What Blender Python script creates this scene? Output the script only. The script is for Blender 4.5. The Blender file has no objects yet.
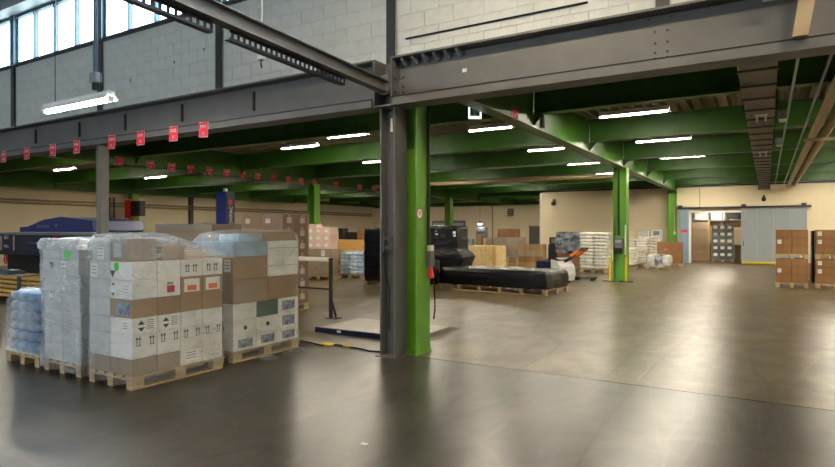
import bpy, math, random
from mathutils import Vector, Matrix, noise
random.seed(7)
R = math.radians
sc = bpy.context.scene
C = sc.collection

# ------------------------------------------------------------------ camera
cam_d = bpy.data.cameras.new('camera'); cam = bpy.data.objects.new('camera', cam_d); C.objects.link(cam)
cam.location = (0, 0, 1.7); cam.rotation_euler = (R(90), 0, R(31.0))
cam_d.sensor_width = 36; cam_d.lens = 36 * 581 / 835; cam_d.shift_y = -2.5 / 835
cam_d.clip_start = 0.05; cam_d.clip_end = 300
sc.camera = cam
# ------------------------------------------------------------------ sky (overcast daylight outside the clerestory windows)
wd = bpy.data.worlds.new('sky'); sc.world = wd; wd.use_nodes = True
bg = wd.node_tree.nodes['Background']
bg.inputs[0].default_value = (0.76, 0.89, 1.0, 1); bg.inputs[1].default_value = 4.6
# ------------------------------------------------------------------ exposure
sc.view_settings.view_transform = 'Standard'; sc.view_settings.look = 'None'
sc.view_settings.exposure = 1.85; sc.view_settings.gamma = 1.0
sc.view_settings.use_curve_mapping = False
sc.cycles.use_denoising = True
sc.cycles.max_bounces = 10; sc.cycles.diffuse_bounces = 5; sc.cycles.transparent_max_bounces = 24
sc.cycles.sample_clamp_indirect = 6.0
TUBE = 60.0        # fluorescent tubes of the low hall
TUBE_HIGH = 55.0   # fluorescent tubes of the high hall

def portal(x, y, z, sx, sz, rotx, rotz=0):
    l = bpy.data.lights.new('window_portal', 'AREA'); l.shape = 'RECTANGLE'; l.size = sx; l.size_y = sz
    o = bpy.data.objects.new('window_portal', l); C.objects.link(o)
    o.location = (x, y, z); o.rotation_euler = (rotx, 0, rotz); l.cycles.is_portal = True
portal(-8, 6.95, 6.06, 30, 1.1, R(-90))
portal(-12, -11.95, 4.9, 12, 1.4, R(90))

# ------------------------------------------------------------------ materials
def lin(c): return tuple((v / 12.92 if v <= .04045 else ((v + .055) / 1.055) ** 2.4) for v in [x / 255 for x in c])
MATS = {}
def mat(name, rgb, rough=.6, metal=0., var=.12, scale=6., bump=0., bscale=40., stretch=(1, 1, 1), rvar=0., rgb2=None, spec=.5, thr=(.35, .65), objvar=0.):
    m = bpy.data.materials.new(name); m.use_nodes = True; nt = m.node_tree; N = nt.nodes; L = nt.links
    b = N['Principled BSDF']; c1 = lin(rgb)
    c2 = lin(rgb2) if rgb2 else tuple(v * (1 - var) for v in c1)
    c1 = c1 if rgb2 else tuple(min(1, v * (1 + var * .6)) for v in c1)
    tc = N.new('ShaderNodeTexCoord'); mp = N.new('ShaderNodeMapping'); mp.inputs['Scale'].default_value = stretch
    L.new(tc.outputs['Object'], mp.inputs[0])
    nz = N.new('ShaderNodeTexNoise'); nz.inputs['Scale'].default_value = scale; nz.inputs['Detail'].default_value = 5
    L.new(mp.outputs[0], nz.inputs['Vector'])
    cr = N.new('ShaderNodeValToRGB'); cr.color_ramp.elements[0].position = thr[0]; cr.color_ramp.elements[1].position = thr[1]
    cr.color_ramp.elements[0].color = (*c2, 1); cr.color_ramp.elements[1].color = (*c1, 1)
    L.new(nz.outputs['Fac'], cr.inputs[0])
    col = cr.outputs[0]
    if objvar:
        oi = N.new('ShaderNodeObjectInfo'); hs = N.new('ShaderNodeHueSaturation')
        mr = N.new('ShaderNodeMapRange'); mr.inputs['To Min'].default_value = 1 - objvar; mr.inputs['To Max'].default_value = 1 + objvar
        L.new(oi.outputs['Random'], mr.inputs[0]); L.new(mr.outputs[0], hs.inputs['Value']); L.new(col, hs.inputs['Color']); col = hs.outputs[0]
    L.new(col, b.inputs['Base Color'])
    b.inputs['Metallic'].default_value = metal; b.inputs['Roughness'].default_value = rough
    b.inputs['Specular IOR Level'].default_value = spec
    if rvar:
        mr = N.new('ShaderNodeMapRange'); mr.inputs['To Min'].default_value = max(.03, rough - rvar); mr.inputs['To Max'].default_value = min(1, rough + rvar)
        L.new(nz.outputs['Fac'], mr.inputs[0]); L.new(mr.outputs[0], b.inputs['Roughness'])
    if bump:
        n2 = N.new('ShaderNodeTexNoise'); n2.inputs['Scale'].default_value = bscale; n2.inputs['Detail'].default_value = 4
        L.new(mp.outputs[0], n2.inputs['Vector'])
        bp = N.new('ShaderNodeBump'); bp.inputs['Strength'].default_value = bump; bp.inputs['Distance'].default_value = .02
        L.new(n2.outputs['Fac'], bp.inputs['Height']); L.new(bp.outputs[0], b.inputs['Normal'])
    MATS[name] = m
    return m

def emis(name, rgb, s):
    m = bpy.data.materials.new(name); m.use_nodes = True; nt = m.node_tree
    b = nt.nodes['Principled BSDF']; b.inputs['Base Color'].default_value = (.8, .8, .8, 1)
    b.inputs['Emission Color'].default_value = (*rgb, 1); b.inputs['Emission Strength'].default_value = s
    MATS[name] = m; return m

def floor_mat(name, a, b_, c_, rough):
    m = bpy.data.materials.new(name); m.use_nodes = True; nt = m.node_tree; N = nt.nodes; L = nt.links
    b = N['Principled BSDF']; tc = N.new('ShaderNodeTexCoord')
    def nz(scale, stretch=(1, 1, 1), det=6, rot=0, dist=0.):
        mp = N.new('ShaderNodeMapping'); mp.inputs['Scale'].default_value = stretch; mp.inputs['Rotation'].default_value = (0, 0, rot)
        L.new(tc.outputs['Object'], mp.inputs[0]); n = N.new('ShaderNodeTexNoise'); n.inputs['Scale'].default_value = scale; n.inputs['Detail'].default_value = det
        n.inputs['Roughness'].default_value = .6; n.inputs['Distortion'].default_value = dist
        L.new(mp.outputs[0], n.inputs['Vector']); return n.outputs['Fac']
    def ramp(f, p0, p1, k0, k1):
        cr = N.new('ShaderNodeValToRGB'); cr.color_ramp.elements[0].position = p0; cr.color_ramp.elements[1].position = p1
        cr.color_ramp.elements[0].color = (*k0, 1); cr.color_ramp.elements[1].color = (*k1, 1); L.new(f, cr.inputs[0]); return cr.outputs[0]
    def mix(f, x, y, mode='MIX'):
        mx = N.new('ShaderNodeMix'); mx.data_type = 'RGBA'; mx.blend_type = mode
        if isinstance(f, float): mx.inputs[0].default_value = f
        else: L.new(f, mx.inputs[0])
        L.new(x, mx.inputs[6]); L.new(y, mx.inputs[7]); return mx.outputs[2]
    def line(n, w, k):
        m1 = N.new('ShaderNodeMath'); m1.operation = 'SUBTRACT'; L.new(n, m1.inputs[0]); m1.inputs[1].default_value = .5
        m2 = N.new('ShaderNodeMath'); m2.operation = 'ABSOLUTE'; L.new(m1.outputs[0], m2.inputs[0])
        return ramp(m2.outputs[0], 0, w, (k, k, k), (0, 0, 0))
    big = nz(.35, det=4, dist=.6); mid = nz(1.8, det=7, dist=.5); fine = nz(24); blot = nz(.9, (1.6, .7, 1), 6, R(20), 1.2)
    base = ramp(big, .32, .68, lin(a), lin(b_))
    base = mix(ramp(mid, .38, .66, (0, 0, 0), (.8, .8, .8)), base, ramp(mid, 0, 1, lin(c_), lin(c_)))
    lt = ramp(fine, .2, .8, lin(b_), tuple(min(1, v * 1.9) for v in lin(b_)))
    dk = ramp(fine, 0, 1, tuple(v * .35 for v in lin(a)), tuple(v * .55 for v in lin(a)))
    base = mix(ramp(blot, .5, .7, (0, 0, 0), (.6, .6, .6)), base, lt)
    base = mix(ramp(nz(.6, (2.2, .8, 1), 5, R(-30), .8), .52, .7, (0, 0, 0), (.65, .65, .65)), base, dk)
    base = mix(line(nz(.45, (2.2, .5, 1), 2, R(12), .45), .007, .4), base, lt)
    base = mix(line(nz(.6, (.6, 1.8, 1), 2, R(-18), .5), .006, .35), base, lt)
    base = mix(line(nz(.3, (2.6, .3, 1), 1, R(-24), .25), .012, .6), base, dk)
    L.new(base, b.inputs['Base Color'])
    b.inputs['Roughness'].default_value = rough
    b.inputs['Specular IOR Level'].default_value = .38
    MATS[name] = m
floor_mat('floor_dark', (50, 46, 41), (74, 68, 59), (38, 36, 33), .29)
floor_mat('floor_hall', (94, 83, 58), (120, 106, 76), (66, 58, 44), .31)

def brick_mat(name, c1, c2, cm, bw, bh):
    m = bpy.data.materials.new(name); m.use_nodes = True; nt = m.node_tree; N = nt.nodes; L = nt.links; b = N['Principled BSDF']
    tc = N.new('ShaderNodeTexCoord'); sx = N.new('ShaderNodeSeparateXYZ'); cb = N.new('ShaderNodeCombineXYZ'); ad = N.new('ShaderNodeMath')
    L.new(tc.outputs['Object'], sx.inputs[0]); L.new(sx.outputs[0], ad.inputs[0]); L.new(sx.outputs[1], ad.inputs[1]); L.new(ad.outputs[0], cb.inputs[0]); L.new(sx.outputs[2], cb.inputs[1])
    br = N.new('ShaderNodeTexBrick'); br.inputs['Scale'].default_value = 1; br.inputs['Brick Width'].default_value = bw; br.inputs['Row Height'].default_value = bh
    br.inputs['Mortar Size'].default_value = .008; br.inputs['Color1'].default_value = (*lin(c1), 1); br.inputs['Color2'].default_value = (*lin(c2), 1); br.inputs['Mortar'].default_value = (*lin(cm), 1)
    L.new(cb.outputs[0], br.inputs['Vector']); L.new(br.outputs['Color'], b.inputs['Base Color'])
    bp = N.new('ShaderNodeBump'); bp.invert = True; bp.inputs['Strength'].default_value = .1; bp.inputs['Distance'].default_value = .01
    L.new(br.outputs['Fac'], bp.inputs['Height']); L.new(bp.outputs[0], b.inputs['Normal']); b.inputs['Roughness'].default_value = .7
    MATS[name] = m
brick_mat('cream_wall', (230, 215, 184), (228, 213, 181), (221, 206, 174), .5, .25)

def film(name, tint, lo, crease, haze=0., rough=.14, scale=3.2, zst=3.):
    """stretch film: mostly see-through, glossy, with fine pale creases"""
    m = bpy.data.materials.new(name); m.use_nodes = True; nt = m.node_tree; N = nt.nodes; L = nt.links; b = N['Principled BSDF']
    b.inputs['Base Color'].default_value = (*lin(tint), 1); b.inputs['Roughness'].default_value = rough; b.inputs['Specular IOR Level'].default_value = 1.0
    tc = N.new('ShaderNodeTexCoord')
    def nz(sc_, rot, st, det, dist):
        mp = N.new('ShaderNodeMapping'); mp.inputs['Scale'].default_value = st; mp.inputs['Rotation'].default_value = rot
        L.new(tc.outputs['Object'], mp.inputs[0]); n = N.new('ShaderNodeTexNoise'); n.inputs['Scale'].default_value = sc_; n.inputs['Detail'].default_value = det; n.inputs['Distortion'].default_value = dist
        L.new(mp.outputs[0], n.inputs['Vector']); return n.outputs['Fac']
    def math_(op, a, b_=None, clamp=False):
        q = N.new('ShaderNodeMath'); q.operation = op; q.use_clamp = clamp
        for k, v in enumerate((a, b_)):
            if v is None: continue
            if isinstance(v, (int, float)): q.inputs[k].default_value = v
            else: L.new(v, q.inputs[k])
        return q.outputs[0]
    def ridge(n, w): return math_('SUBTRACT', 1., math_('DIVIDE', math_('ABSOLUTE', math_('SUBTRACT', n, .5)), w), True)
    n1 = nz(scale, (R(16), R(-12), 0), (1, 1, zst), 3, .6); n2 = nz(scale * 1.7, (R(-22), R(20), 0), (1, 1, zst * 1.2), 2, .4); n3 = nz(1.6, (0, 0, 0), (1, 1, 1.5), 3, .3)
    cr = math_('MAXIMUM', ridge(n1, .014), ridge(n2, .01))
    patch = math_('MULTIPLY', math_('SUBTRACT', n3, .45, True), haze * 4)
    lw = N.new('ShaderNodeLayerWeight'); lw.inputs['Blend'].default_value = .35
    f = math_('ADD', math_('ADD', math_('MULTIPLY', cr, crease), lo), math_('ADD', patch, math_('MULTIPLY', lw.outputs['Fresnel'], .25)), True)
    bp = N.new('ShaderNodeBump'); bp.inputs['Strength'].default_value = .5; bp.inputs['Distance'].default_value = .03
    L.new(math_('ADD', n1, math_('MULTIPLY', n2, .6)), bp.inputs['Height']); L.new(bp.outputs[0], b.inputs['Normal'])
    tr = N.new('ShaderNodeBsdfTransparent'); mx = N.new('ShaderNodeMixShader')
    L.new(f, mx.inputs[0]); L.new(tr.outputs[0], mx.inputs[1]); L.new(b.outputs[0], mx.inputs[2])
    L.new(mx.outputs[0], N['Material Output'].inputs[0]); MATS[name] = m
film('film_clear', (244, 246, 248), .06, .14, .2, .16)
film('film_dense', (236, 240, 244), .10, .35, .4)
film('film_milky', (238, 242, 246), .35, .6, .8)

mat('steel_grey', (100, 98, 96), .5, 0, .1, 3, .05, 60)
mat('steel_dark', (46, 47, 50), .5, 0, .1, 4)
mat('steel_light', (150, 156, 164), .45, .3, .1, 4)
mat('post_grey', (120, 116, 110), .5, 0, .1, 4)
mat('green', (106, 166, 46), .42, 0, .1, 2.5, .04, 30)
mat('green_shaded', (54, 100, 24), .45, 0, .14, 2, .04, 30)  # same green paint, darkened to put the dim roof shade into the colour
mat('block_paint', (205, 206, 204), .75, 0, .06, 8, .25, 50, objvar=.03)
mat('mortar', (190, 191, 190), .85, 0, .1, 10)
mat('ceiling_high', (200, 196, 182), .8, 0, .08, 2)
mat('deck', (150, 140, 124), .55, .1, .12, 1.5)
mat('white_frame', (74, 100, 116), .5, 0, .08, 4)
mat('wood_pallet', (190, 164, 122), .75, 0, .25, 5, .3, 30, (1, 9, 9), objvar=.12)
mat('wood_yellow', (226, 178, 98), .65, 0, .14, 3, .15, 20, (.6, 8, 8), objvar=.1)
mat('osb', (222, 196, 140), .7, 0, .2, 12, .1, 30)
mat('kraft', (162, 130, 92), .8, 0, .1, 6, .05, 60, objvar=.08)
mat('kraft_dark', (146, 106, 66), .8, 0, .12, 6, objvar=.08)
mat('kraft_grey', (158, 138, 114), .8, 0, .1, 6, objvar=.06)
mat('carton_white', (234, 232, 227), .7, 0, .05, 6, objvar=.04)
mat('carton_grey', (198, 198, 200), .7, 0, .06, 6, objvar=.05)
mat('carton_pink', (224, 196, 178), .7, 0, .06, 6, objvar=.05)
mat('carton_blue', (158, 182, 202), .6, 0, .2, 7, objvar=.08)
mat('carton_dark', (58, 70, 74), .6, 0, .3, 9)
mat('carton_green', (78, 104, 84), .6, 0, .2, 7)
mat('tape', (164, 124, 80), .3, 0, .06, 6)
mat('tape_clear', (206, 198, 182), .25, 0, .05, 6)
mat('paper', (240, 238, 232), .7, 0, .03, 8)
mat('ink', (24, 24, 26), .6, 0, .05, 8)
mat('print_blue', (52, 70, 112), .4, 0, .55, 16, rgb2=(168, 178, 190))
mat('print_red', (196, 44, 40), .5, 0, .1, 8)
mat('print_orange', (232, 110, 40), .5, 0, .1, 8)
mat('sticker_green', (44, 214, 70), .5, 0, .05, 8)
mat('red_tag', (214, 34, 52), .5, 0, .08, 9)
mat('white', (238, 238, 236), .5, 0, .03, 8)
mat('black_film', (13, 13, 15), .2, 0, .3, 5, 1.0, 11, (1, 1, 2.5), spec=.28)
mat('black', (20, 20, 22), .5, 0, .15, 8)
mat('rubber', (26, 26, 27), .7, 0, .1, 9)
mat('sack', (158, 186, 214), .35, 0, 0, 4.5, .35, 12, rgb2=(226, 234, 240), objvar=.06)
mat('sack_blue', (86, 118, 160), .35, 0, 0, 4.5, .4, 12, rgb2=(184, 200, 216), objvar=.08)
mat('sack_white', (222, 218, 206), .5, 0, .14, 6, .35, 14, objvar=.06)
mat('silver_wrap', (150, 156, 166), .2, .3, 0, 4, .9, 7, rgb2=(36, 38, 44))
mat('blue_machine', (18, 44, 128), .35, 0, .12, 3)
mat('blue_dark', (14, 26, 60), .4, 0, .12, 3)
mat('blue_strap', (66, 86, 110), .5, 0, .1, 9)
mat('yellow', (236, 204, 30), .45, 0, .08, 9)
mat('orange', (240, 130, 24), .4, 0, .06, 9)
mat('red', (212, 26, 28), .4, 0, .06, 9)
mat('teal', (40, 170, 160), .5, 0, .08, 9)
mat('door_grey', (150, 158, 164), .5, 0, .05, 2)
mat('jamb', (146, 168, 192), .4, .2, .08, 3)
mat('pipe_tan', (170, 148, 118), .6, 0, .12, 5)
mat('tray', (134, 126, 116), .5, .35, .12, 5)
mat('roll_white', (222, 214, 196), .5, 0, .05, 6)
mat('scrap', (224, 222, 214), .4, 0, .05, 9)
mat('orange_tape', (214, 120, 84), .5, 0, .15, 15)
mat('joint_and_shade_dark', (24, 23, 22), .8, 0, .2, 15)
mat('plate', (150, 146, 138), .35, .5, .2, 3, rvar=.1)
emis('tube', (1.0, .90, .72), TUBE)
emis('tube_high', (1.0, .97, .9), TUBE_HIGH)
emis('tube_warm', (1.0, .84, .6), 75)
emis('sign_white', (.95, 1, .98), .5)
emis('bulb', (.9, .97, 1.0), 20)
def glass():
    m = bpy.data.materials.new('glass_pane'); m.use_nodes = True; nt = m.node_tree; N = nt.nodes; L = nt.links
    tr = N.new('ShaderNodeBsdfTransparent'); tr.inputs[0].default_value = (.93, .97, .98, 1); gl = N.new('ShaderNodeBsdfGlossy'); gl.inputs['Roughness'].default_value = .05
    mx = N.new('ShaderNodeMixShader'); mx.inputs[0].default_value = .06
    L.new(tr.outputs[0], mx.inputs[1]); L.new(gl.outputs[0], mx.inputs[2]); L.new(mx.outputs[0], N['Material Output'].inputs[0]); MATS['glass_pane'] = m
glass()

# ------------------------------------------------------------------ mesh helpers
class MB:
    def __init__(s): s.v = []; s.f = []
    def box(s, x0, x1, y0, y1, z0, z1, c=0.):
        if c <= 0:
            i = len(s.v); s.v += [(x, y, z) for z in (z0, z1) for y in (y0, y1) for x in (x0, x1)]
            s.f += [[i + k for k in q] for q in ((0, 2, 3, 1), (4, 5, 7, 6), (0, 1, 5, 4), (2, 6, 7, 3), (0, 4, 6, 2), (1, 3, 7, 5))]
            return s
        # chamfered box: three quads' worth of vertices at each corner
        i = len(s.v); idx = {}
        X = (x0, x1); Y = (y0, y1); Z = (z0, z1)
        for a in (0, 1):
            for b in (0, 1):
                for d in (0, 1):
                    sx, sy, sz = (1 if a == 0 else -1), (1 if b == 0 else -1), (1 if d == 0 else -1)
                    for ax in range(3):
                        p = [X[a] + sx * c, Y[b] + sy * c, Z[d] + sz * c]; p[ax] = (X[a], Y[b], Z[d])[ax]
                        idx[(a, b, d, ax)] = len(s.v); s.v.append(tuple(p))
        F = []
        for ax in range(3):
            for e in (0, 1):
                q = []
                for u, w in ((0, 0), (1, 0), (1, 1), (0, 1)):
                    k = [0, 0, 0]; k[ax] = e; k[(ax + 1) % 3] = u; k[(ax + 2) % 3] = w; q.append(idx[(*k, ax)])
                F.append(q if e else q[::-1])
        for ax in range(3):
            o1, o2 = (ax + 1) % 3, (ax + 2) % 3
            for u in (0, 1):
                for w in (0, 1):
                    k0 = [0, 0, 0]; k1 = [0, 0, 0]; k0[ax] = 0; k1[ax] = 1
                    for k in (k0, k1): k[o1] = u; k[o2] = w
                    q = [idx[(*k0, o1)], idx[(*k1, o1)], idx[(*k1, o2)], idx[(*k0, o2)]]
                    F.append(q[::-1] if (u == w) else q)
        for a in (0, 1):
            for b in (0, 1):
                for d in (0, 1):
                    q = [idx[(a, b, d, 0)], idx[(a, b, d, 1)], idx[(a, b, d, 2)]]
                    F.append(q[::-1] if (a + b + d) % 2 == 0 else q)
        s.f += F
        return s
    def prism(s, pts, axis, a, b):
        """polygon pts (2-D) pushed along axis from a to b"""
        n = len(pts); i = len(s.v)
        def P(p, t): return {'x': (t, p[0], p[1]), 'y': (p[0], t, p[1]), 'z': (p[0], p[1], t)}[axis]
        s.v += [P(p, a) for p in pts] + [P(p, b) for p in pts]
        s.f.append([i + k for k in range(n)][::-1]); s.f.append([i + n + k for k in range(n)])
        for k in range(n): s.f.append([i + k, i + (k + 1) % n, i + n + (k + 1) % n, i + n + k])
        return s
    def tube(s, path, r, n=8, cap=True):
        P = [Vector(p) for p in path]; rings = []
        for k, p in enumerate(P):
            t = (P[min(k + 1, len(P) - 1)] - P[max(k - 1, 0)]).normalized()
            u = t.cross(Vector((0, 0, 1)) if abs(t.z) < .9 else Vector((1, 0, 0))).normalized(); w = t.cross(u)
            rr = r[k] if isinstance(r, (list, tuple)) else r
            i = len(s.v); rings.append(i)
            s.v += [tuple(p + u * rr * math.cos(2 * math.pi * j / n) + w * rr * math.sin(2 * math.pi * j / n)) for j in range(n)]
        for a, b in zip(rings, rings[1:]):
            for j in range(n): s.f.append([a + j, a + (j + 1) % n, b + (j + 1) % n, b + j])
        if cap: s.f.append([rings[0] + j for j in range(n)][::-1]); s.f.append([rings[-1] + j for j in range(n)])
        return s
    def mesh(s, name, m, smooth=False):
        me = bpy.data.meshes.new(name); me.from_pydata(s.v, [], s.f); me.validate()
        import bmesh
        bm = bmesh.new(); bm.from_mesh(me); bmesh.ops.recalc_face_normals(bm, faces=bm.faces); bm.to_mesh(me); bm.free()
        me.materials.append(MATS[m])
        if smooth: me.polygons.foreach_set('use_smooth', [True] * len(me.polygons))
        return me
    def build(s, name, m, parent=None, loc=(0, 0, 0), rot=(0, 0, 0), smooth=False):
        return obj(name, s.mesh(name, m, smooth), parent, loc, rot)

def obj(name, me, parent=None, loc=(0, 0, 0), rot=(0, 0, 0)):
    o = bpy.data.objects.new(name, me); C.objects.link(o); o.location = loc; o.rotation_euler = rot
    if parent is not None: o.parent = parent
    return o
def tag(o, label=None, cat=None, group=None, kind=None):
    if label: o['label'] = label
    if cat: o['category'] = cat
    if group: o['group'] = group
    if kind: o['kind'] = kind
    return o
def thing(name, label, cat, loc=(0, 0, 0), rz=0., group=None):
    o = bpy.data.objects.new(name, None); C.objects.link(o); o.empty_display_size = .1
    o.location = loc; o.rotation_euler = (0, 0, rz); return tag(o, label, cat, group)
CACHE = {}
def bmesh_box(sx, sy, sz, m, c=0.):
    """box centred in x,y, base at z=0; shared between alike pieces"""
    k = (round(sx, 4), round(sy, 4), round(sz, 4), m, c)
    if k not in CACHE: CACHE[k] = MB().box(-sx / 2, sx / 2, -sy / 2, sy / 2, 0, sz, c).mesh('piece', m)
    return CACHE[k]
def B(name, x0, x1, y0, y1, z0, z1, m, parent=None, c=0.):
    o = obj(name, bmesh_box(x1 - x0, y1 - y0, z1 - z0, m, c), parent, ((x0 + x1) / 2, (y0 + y1) / 2, z0)); return o
def text(name, s, size, m, parent, loc, rot, ext=.001, align='CENTER'):
    cu = bpy.data.curves.new(name, 'FONT'); cu.body = s; cu.size = size; cu.align_x = align; cu.align_y = 'CENTER'; cu.extrude = ext; cu.resolution_u = 2
    t = bpy.data.objects.new(name, cu); me = bpy.data.meshes.new_from_object(t); bpy.data.objects.remove(t); bpy.data.curves.remove(cu)
    me.materials.clear(); me.materials.append(MATS[m]); return obj(name, me, parent, loc, rot)
FRONT = (R(90), 0, 0); RIGHT = (R(90), 0, R(90))
ORD = ['first', 'second', 'third', 'fourth', 'fifth', 'sixth', 'seventh', 'eighth', 'ninth', 'tenth', 'eleventh', 'twelfth', 'thirteenth', 'fourteenth', 'fifteenth', 'sixteenth', 'seventeenth', 'eighteenth', 'nineteenth', 'twentieth']

# ================================================================== THE SETTING
YF = 6.70          # face of the painted block wall over the opening
YB = 33.9; YD = 45.3; XL = -32.1; XR = 9.7; XC = -11.6
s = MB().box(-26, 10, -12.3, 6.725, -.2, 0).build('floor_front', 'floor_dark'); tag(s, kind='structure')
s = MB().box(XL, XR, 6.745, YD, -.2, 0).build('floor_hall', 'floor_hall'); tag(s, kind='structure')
s = MB().box(-26, 10, 6.725, 6.745, -.2, -.012).build('trim_1', 'joint_and_shade_dark'); tag(s, kind='structure')
def S(name, x0, x1, y0, y1, z0, z1, m): return tag(B(name, x0, x1, y0, y1, z0, z1, m), kind='structure')
S('wall_left', XL - .3, XL, 6.7, YD, 0, 5.2, 'cream_wall')
S('wall_right', XR, XR + .3, 6.7, YB, 0, 5.2, 'cream_wall')
S('wall_deep', XL, XC, YD, YD + .3, 0, 5.2, 'cream_wall')
S('wall_return', XC, XC + .3, YB + .3, YD, 0, 5.2, 'cream_wall')
# back wall with the sliding door opening
wb = MB(); wb.box(XC, -3.5, YB, YB + .3, 0, 5.2); wb.box(-1.12, XR, YB, YB + .3, 0, 5.2); wb.box(-3.5, -1.12, YB, YB + .3, 2.74, 5.2)
tag(wb.build('wall_back', 'cream_wall'), kind='structure')
# store room behind the door
S('wall_store', -5.6, 1.4, 38.6, 38.8, 0, 3.4, 'cream_wall')
S('wall_store_left', -5.8, -5.6, YB + .3, 38.8, 0, 3.4, 'cream_wall')
S('wall_store_right', 1.4, 1.6, YB + .3, 38.8, 0, 3.4, 'cream_wall')
S('ceiling_store', -5.8, 1.6, YB + .3, 38.8, 3.4, 3.5, 'ceiling_high')
S('floor_store', -5.8, 1.6, YB + .3, 38.8, -.15, .01, 'floor_hall')
# high hall shell
S('wall_left_high', -26.3, -26, -12, 6.7, 0, 6.9, 'block_paint')
S('wall_right_high', 10, 10.3, -12, 6.7, 0, 6.9, 'block_paint')
wv = MB(); wv.box(-26, 10, -12.3, -12, 0, 4.2); wv.box(-26, 10, -12.3, -12, 5.6, 6.9); wv.box(-26, -18, -12.3, -12, 4.2, 5.6); wv.box(-6, 10, -12.3, -12, 4.2, 5.6)
tag(wv.build('wall_camera_side', 'block_paint'), kind='structure')
wn = tag(thing('window_20', None, None, (0, 0, 0)), kind='structure')  # unseen window added behind the viewer for fill daylight
for k in range(12): B('pane', -18 + k + .02, -17 + k - .02, -12.16, -12.15, 4.2, 5.6, 'glass_pane', wn)  # panes of the added unseen window
for k in range(13): B('mullion', -18 + k - .03, -18 + k + .03, -12.2, -12.1, 4.2, 5.6, 'white_frame', wn)
S('wall_front_left', XL - .3, -26, 6.7, 7.0, 0, 5.2, 'cream_wall')
S('ceiling_high', -26.3, 10.3, -12.3, 7.05, 6.9, 7.05, 'ceiling_high')
# low hall roof: trapezoidal steel deck, ribs running away from the camera
v = []; f = []; x = XL; p = .28
prof = []
while x < XR: prof += [(x, 4.85), (x + .12, 4.85), (x + .16, 4.72), (x + .24, 4.72)]; x += p
for q in prof: v += [(q[0], 6.72, q[1]), (q[0], YD, q[1])]
for k in range(len(prof) - 1): f.append([2 * k, 2 * k + 1, 2 * k + 3, 2 * k + 2])
cd = MB(); cd.v = v; cd.f = f; tag(cd.build('ceiling_low', 'deck'), kind='structure')
S('ceiling_low_cover', XL - .3, XR + .3, 7.05, YD + .3, 5.05, 5.2, 'ceiling_high')

# painted block wall above the opening: backing + blocks as pieces
wf = tag(thing('wall_front', None, None, (0, 0, 0)), kind='structure')
B('backing', -26, 10, YF + .003, YF + .3, 3.95, 5.5, 'mortar', wf)
posts = [-18.35 + 3.48 * k for k in range(8)]
bl, bh = .435, .214
for r in range(7):
    z0 = 4.0 + r * bh
    for a, b in zip(posts[:-2], posts[1:-1]):
        x0 = a + .08; end = b - .08; first = True
        while x0 < end - .02:
            w = bl if not (first and r % 2) else bl / 2; first = False
            x1 = min(x0 + w, end)
            if end - x1 < .06: x1 = end
            B('block', x0 + .003, x1 - .003, YF - .004, YF + .02, z0 + .003, min(z0 + bh, 5.5) - .003, 'block_paint', wf, .003)
            x0 = x1
# steel posts on the wall (they carry on between the windows)
for k, x in enumerate(posts):
    t = thing('wall_post', f'slim grey steel post on the block wall, {ORD[k]} from the left', 'post', (x, YF, 4.0), 0, 'posts on the block wall')
    m = MB(); m.box(-.07, .07, -.05, -.038, 0, 1.5); m.box(-.008, .008, -.038, .0, 0, 1.5); m.build('lower_shaft', 'steel_dark', t)
    m = MB(); m.box(-.09, .09, -.06, -.04, 1.5, 2.9); m.box(-.09, .09, .04, .06, 1.5, 2.9); m.box(-.02, .02, -.04, .04, 1.5, 2.9); m.build('upper_shaft', 'white_frame', t)
# clerestory windows, one for each bay
for k, (a, b) in enumerate(zip(posts[:-1], posts[1:])):
    w = tag(thing(f'window_{k + 1}', None, None, (a, YF, 5.5)), kind='structure'); L_ = b - a - .18; o = .09
    m = MB(); m.box(o, o + L_, -.03, .07, 0, .05); m.box(o, o + L_, -.03, .07, 1.08, 1.14); m.build('window_frame', 'white_frame', w)
    B('window_sill', o, o + L_, -.07, .1, -.035, 0, 'steel_dark', w)
    for j in range(4):
        B('pane', o + j * L_ / 4 + .025, o + (j + 1) * L_ / 4 - .025, .015, .022, .05, 1.08, 'glass_pane', w)
        if j: B('mullion', o + j * L_ / 4 - .022, o + j * L_ / 4 + .022, -.03, .07, .05, 1.08, 'white_frame', w)
S('trim_2', -26, 10, YF - .35, YF + .1, 6.64, 6.9, 'steel_light')
for k, x in enumerate(posts[:7]):
    tag(MB().box(x - .09, x + .09, -12, YF - .35, 6.62, 6.9).build('roof_joist', 'steel_light'), f'pale steel joist under the high roof, {ORD[k]} from the left', 'beam', 'joists of the high roof')

# ================================================================== STEEL FRAME
def ibeam_x(mb, x0, x1, yc, z0, z1, bw, tf, tw):
    mb.box(x0, x1, yc - bw / 2, yc + bw / 2, z0, z0 + tf); mb.box(x0, x1, yc - bw / 2, yc + bw / 2, z1 - tf, z1); mb.box(x0, x1, yc - tw / 2, yc + tw / 2, z0 + tf, z1 - tf)
def ibeam_y(mb, y0, y1, xc, z0, z1, bw, tf, tw):
    mb.box(xc - bw / 2, xc + bw / 2, y0, y1, z0, z0 + tf); mb.box(xc - bw / 2, xc + bw / 2, y0, y1, z1 - tf, z1); mb.box(xc - tw / 2, xc + tw / 2, y0, y1, z0 + tf, z1 - tf)
def hcol(mb, x0, x1, y0, y1, z0, z1, t=.022):
    mb.box(x0, x0 + t, y0, y1, z0, z1); mb.box(x1 - t, x1, y0, y1, z0, z1); mb.box(x0 + t, x1 - t, (y0 + y1) / 2 - t / 2, (y0 + y1) / 2 + t / 2, z0, z1)

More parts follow.
